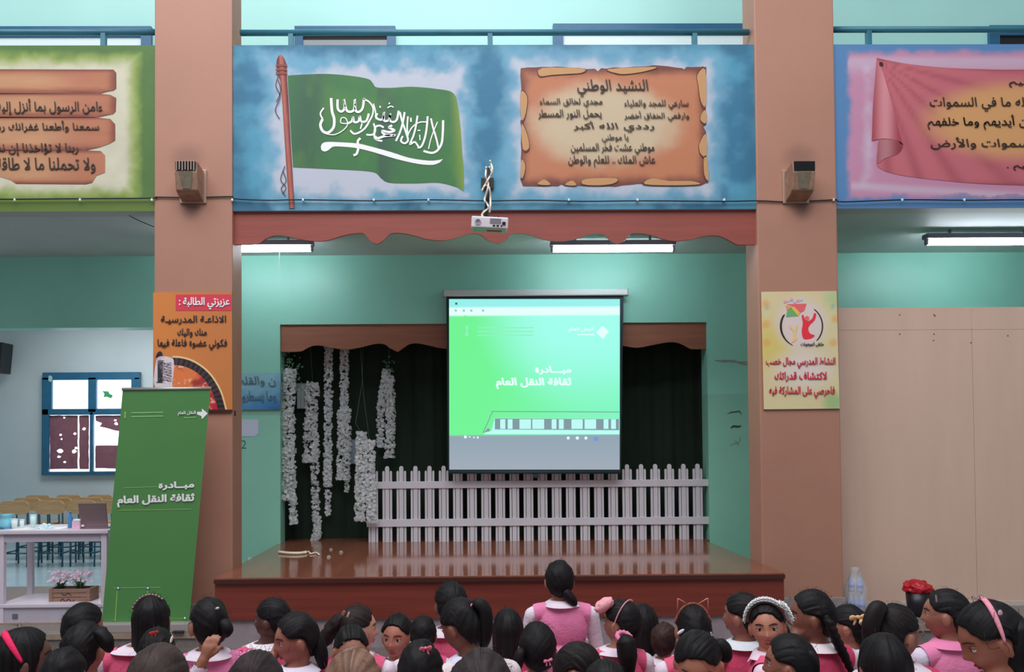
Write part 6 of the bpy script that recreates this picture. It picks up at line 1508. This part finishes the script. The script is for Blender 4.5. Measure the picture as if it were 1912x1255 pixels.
person(553, 1145, 70, 'girl turned left, profile visible, hand near her face, left of the wavy ponytail girl', yaw=-112, byaw=-45, pitch=8, skn=(150, 98, 82), vest=PK, coll=(216, 208, 224), fine=True, face=True, tails=[([(582, 1180), (594, 1200), (600, 1225), (604, 1246)], 13, .03)], hand=(-1, 512, 1222, .02, (-.05, -.02, -.05)))
person(158, 1162, 75, 'girl with a ponytail swinging right over a pink vest, by the banner foot', yaw=12, vest=PK, coll=(178, 172, 206), tie=(.3, -.9, 0), tails=[([(178, 1178), (190, 1186), (200, 1200), (204, 1214)], 13, -.07, 'curly')], bdx=16)
person(293, 1172, 64, 'girl with a red bow and a white clip in front of the beaded headband', yaw=0, vest=PK, acc=[('bow', 287, 1184, 8, (196, 60, 56)), ('clip', 319, 1195, 4, 8, (226, 208, 206), -35)], s=.98)
person(655, 1168, 66, 'girl facing the camera, only forehead and eyes above the light brown head', yaw=165, byaw=150, pitch=6, skn=(158, 108, 88), vest=PK, fine=True, face=True)
person(1003, 1162, 70, 'girl with black pigtails and pink bows sitting nearer than the tall kneeling girl', yaw=0, vest=PL, tails=[([(975, 1212), (968, 1232), (962, 1262)], 10, -.06)], acc=[('bow', 1022, 1232, 9, (206, 110, 150))], tie=(-.6, -.7, -.4))
person(1078, 1199, 74, 'girl bending to the right with tousled hair, forehead showing', yaw=112, pitch=22, skn=(130, 80, 62), vest=None, hair=(26, 20, 20), fine=True, face=True, byaw=90)
person(1474, 1186, 80, 'dark haired girl turned left, nearest below the flower crown', yaw=-62, byaw=-30, skn=(140, 88, 72), vest=PK, tails=[([(1508, 1215), (1520, 1235), (1524, 1262)], 9, -.05)], fine=True, face=True)
person(1852, 1123, 100, 'girl in a white shirt bending left with a pink headband, largest at the right edge', yaw=-76, pitch=26, byaw=-25, skn=(146, 90, 72), vest=None, shirt=(224, 208, 208), s=1.08, tie=(.2, -.9, .3), acc=[('band', (222, 140, 158), .009, 14, -88, 60), ('clip', 1867, 1146, 4, 6, (226, 180, 196), 0), ('scrunchie', 1908, 1165, 9, 8, (206, 84, 120), -.02)], tails=[([(1898, 1160), (1906, 1185), (1902, 1220), (1894, 1262)], 22, -.04)], fine=True, face=True, bdx=-8, wide=1.2, lean=.02)
person(45, 1173, 84, 'girl in a bright pink-red headband at the left edge', yaw=58, byaw=20, skn=(110, 78, 66), vest=None, shirt=(60, 50, 60), acc=[('band', (236, 40, 92), .013, 32, -95, 85)], fine=True, face=True, style=BOB)
person(1650, 1184, 88, 'girl with long loose black hair in front of the girl with glasses', yaw=0, style=LONG, vest=PD, s=1.0)
person(120, 1210, 78, 'black haired head low down at the left, nearest the girl in the bright headband', yaw=0, vest=PK)
person(785, 1196, 86, 'black haired girl with a pink bow, low down in front of the girl looking back', yaw=5, acc=[('bow', 795, 1214, 12, (220, 110, 130))], vest=PK)
person(1130, 1233, 86, 'black head with a grey scarf behind, low down between two ponytail girls', yaw=0, vest=None, shirt=(96, 96, 102), coll=(110, 110, 118))
person(296, 1204, 114, 'large dark brown head at the bottom below the red bow', yaw=0, hair=(56, 44, 42), vest=PK)
person(478, 1216, 108, 'large dark brown head at the bottom left of the girl in profile', yaw=0, hair=(48, 38, 40), vest=PK)
person(660, 1211, 114, 'large light brown head with a pearl clip at the bottom', yaw=0, hair=(116, 86, 72), vest=PK, acc=[('clip', 652, 1215, 14, 2, (206, 180, 170), 10)])
person(897, 1214, 120, 'large dark head at the bottom below the pink bow ponytail', yaw=0, hair=(44, 36, 38), vest=PK)

# spread the rows in depth so that nobody sits inside a neighbour (a nearer girl is a little smaller, a farther one larger)
def place(i, s_):
    (cx, top, w, *_), k = PEOPLE[i]; D = .166*s_*F/w; q = P(cx+k.get('bdx', 0), top, D); return q.x, D
_n = len(PEOPLE); _rs = np.random.RandomState(2); _s = np.array([p[1].get('s', 1.0)*(p[1]['D']*p[0][2]/(.166*F) if 'D' in p[1] else 1.0) for p in PEOPLE]); _s = np.clip(_s, .9, 1.12); _s0 = _s.copy()
def _cost(i, s_, S):
    x, y = place(i, s_); c = 1.2*(s_-_s0[i])**2
    for j in range(_n):
        if j != i:
            d = math.hypot((x-XY[j][0])/.38, (y-XY[j][1])/.46)
            if d < 1: c += (1-d)**2
    z = 1.65-(PEOPLE[i][0][1]-826)*y/F
    for j in range(_n):     # keep who stands before whom as the photograph shows it
        if j == i: continue
        (ci, ti, wi), (cj, tj, wj) = PEOPLE[i][0][:3], PEOPLE[j][0][:3]
        if abs(ci-cj) < .5*(wi+wj) and abs(ti-tj) > 9:
            gap_ = (XY[j][1]-y) if ti > tj else (y-XY[j][1])
            if gap_ < .16: c += (.16-gap_)*12
    if z > 1.06: c += (z-1.06)*2
    return c
XY = [place(i, _s[i]) for i in range(_n)]
for it in range(60):
    for i in _rs.permutation(_n):
        best_ = min(np.linspace(.88, 1.15, 19), key=lambda v: _cost(i, v, _s)); _s[i] = best_; XY[i] = place(i, best_)
for i, (a_, k_) in enumerate(PEOPLE):
    k_.pop('D', None); k_['s'] = float(_s[i]); build_person(*a_, **k_)
# ================================================================== tidy: origins of top-level meshes at their base
for o in list(bpy.data.objects):
    if o.type == 'MESH' and o.parent is None and len(o.data.vertices):
        me = o.data; A = np.empty(len(me.vertices)*3); me.vertices.foreach_get('co', A); A = A.reshape(-1, 3)
        c = Vector(((A[:, 0].min()+A[:, 0].max())/2, (A[:, 1].min()+A[:, 1].max())/2, A[:, 2].min()))
        if o.name.startswith('wall_pillar'): continue     # its soot stain is placed in world space
        me.transform(Matrix.Translation(-c)); o.location = c
        for k in o.children: k.matrix_parent_inverse = Matrix.Translation(-c)
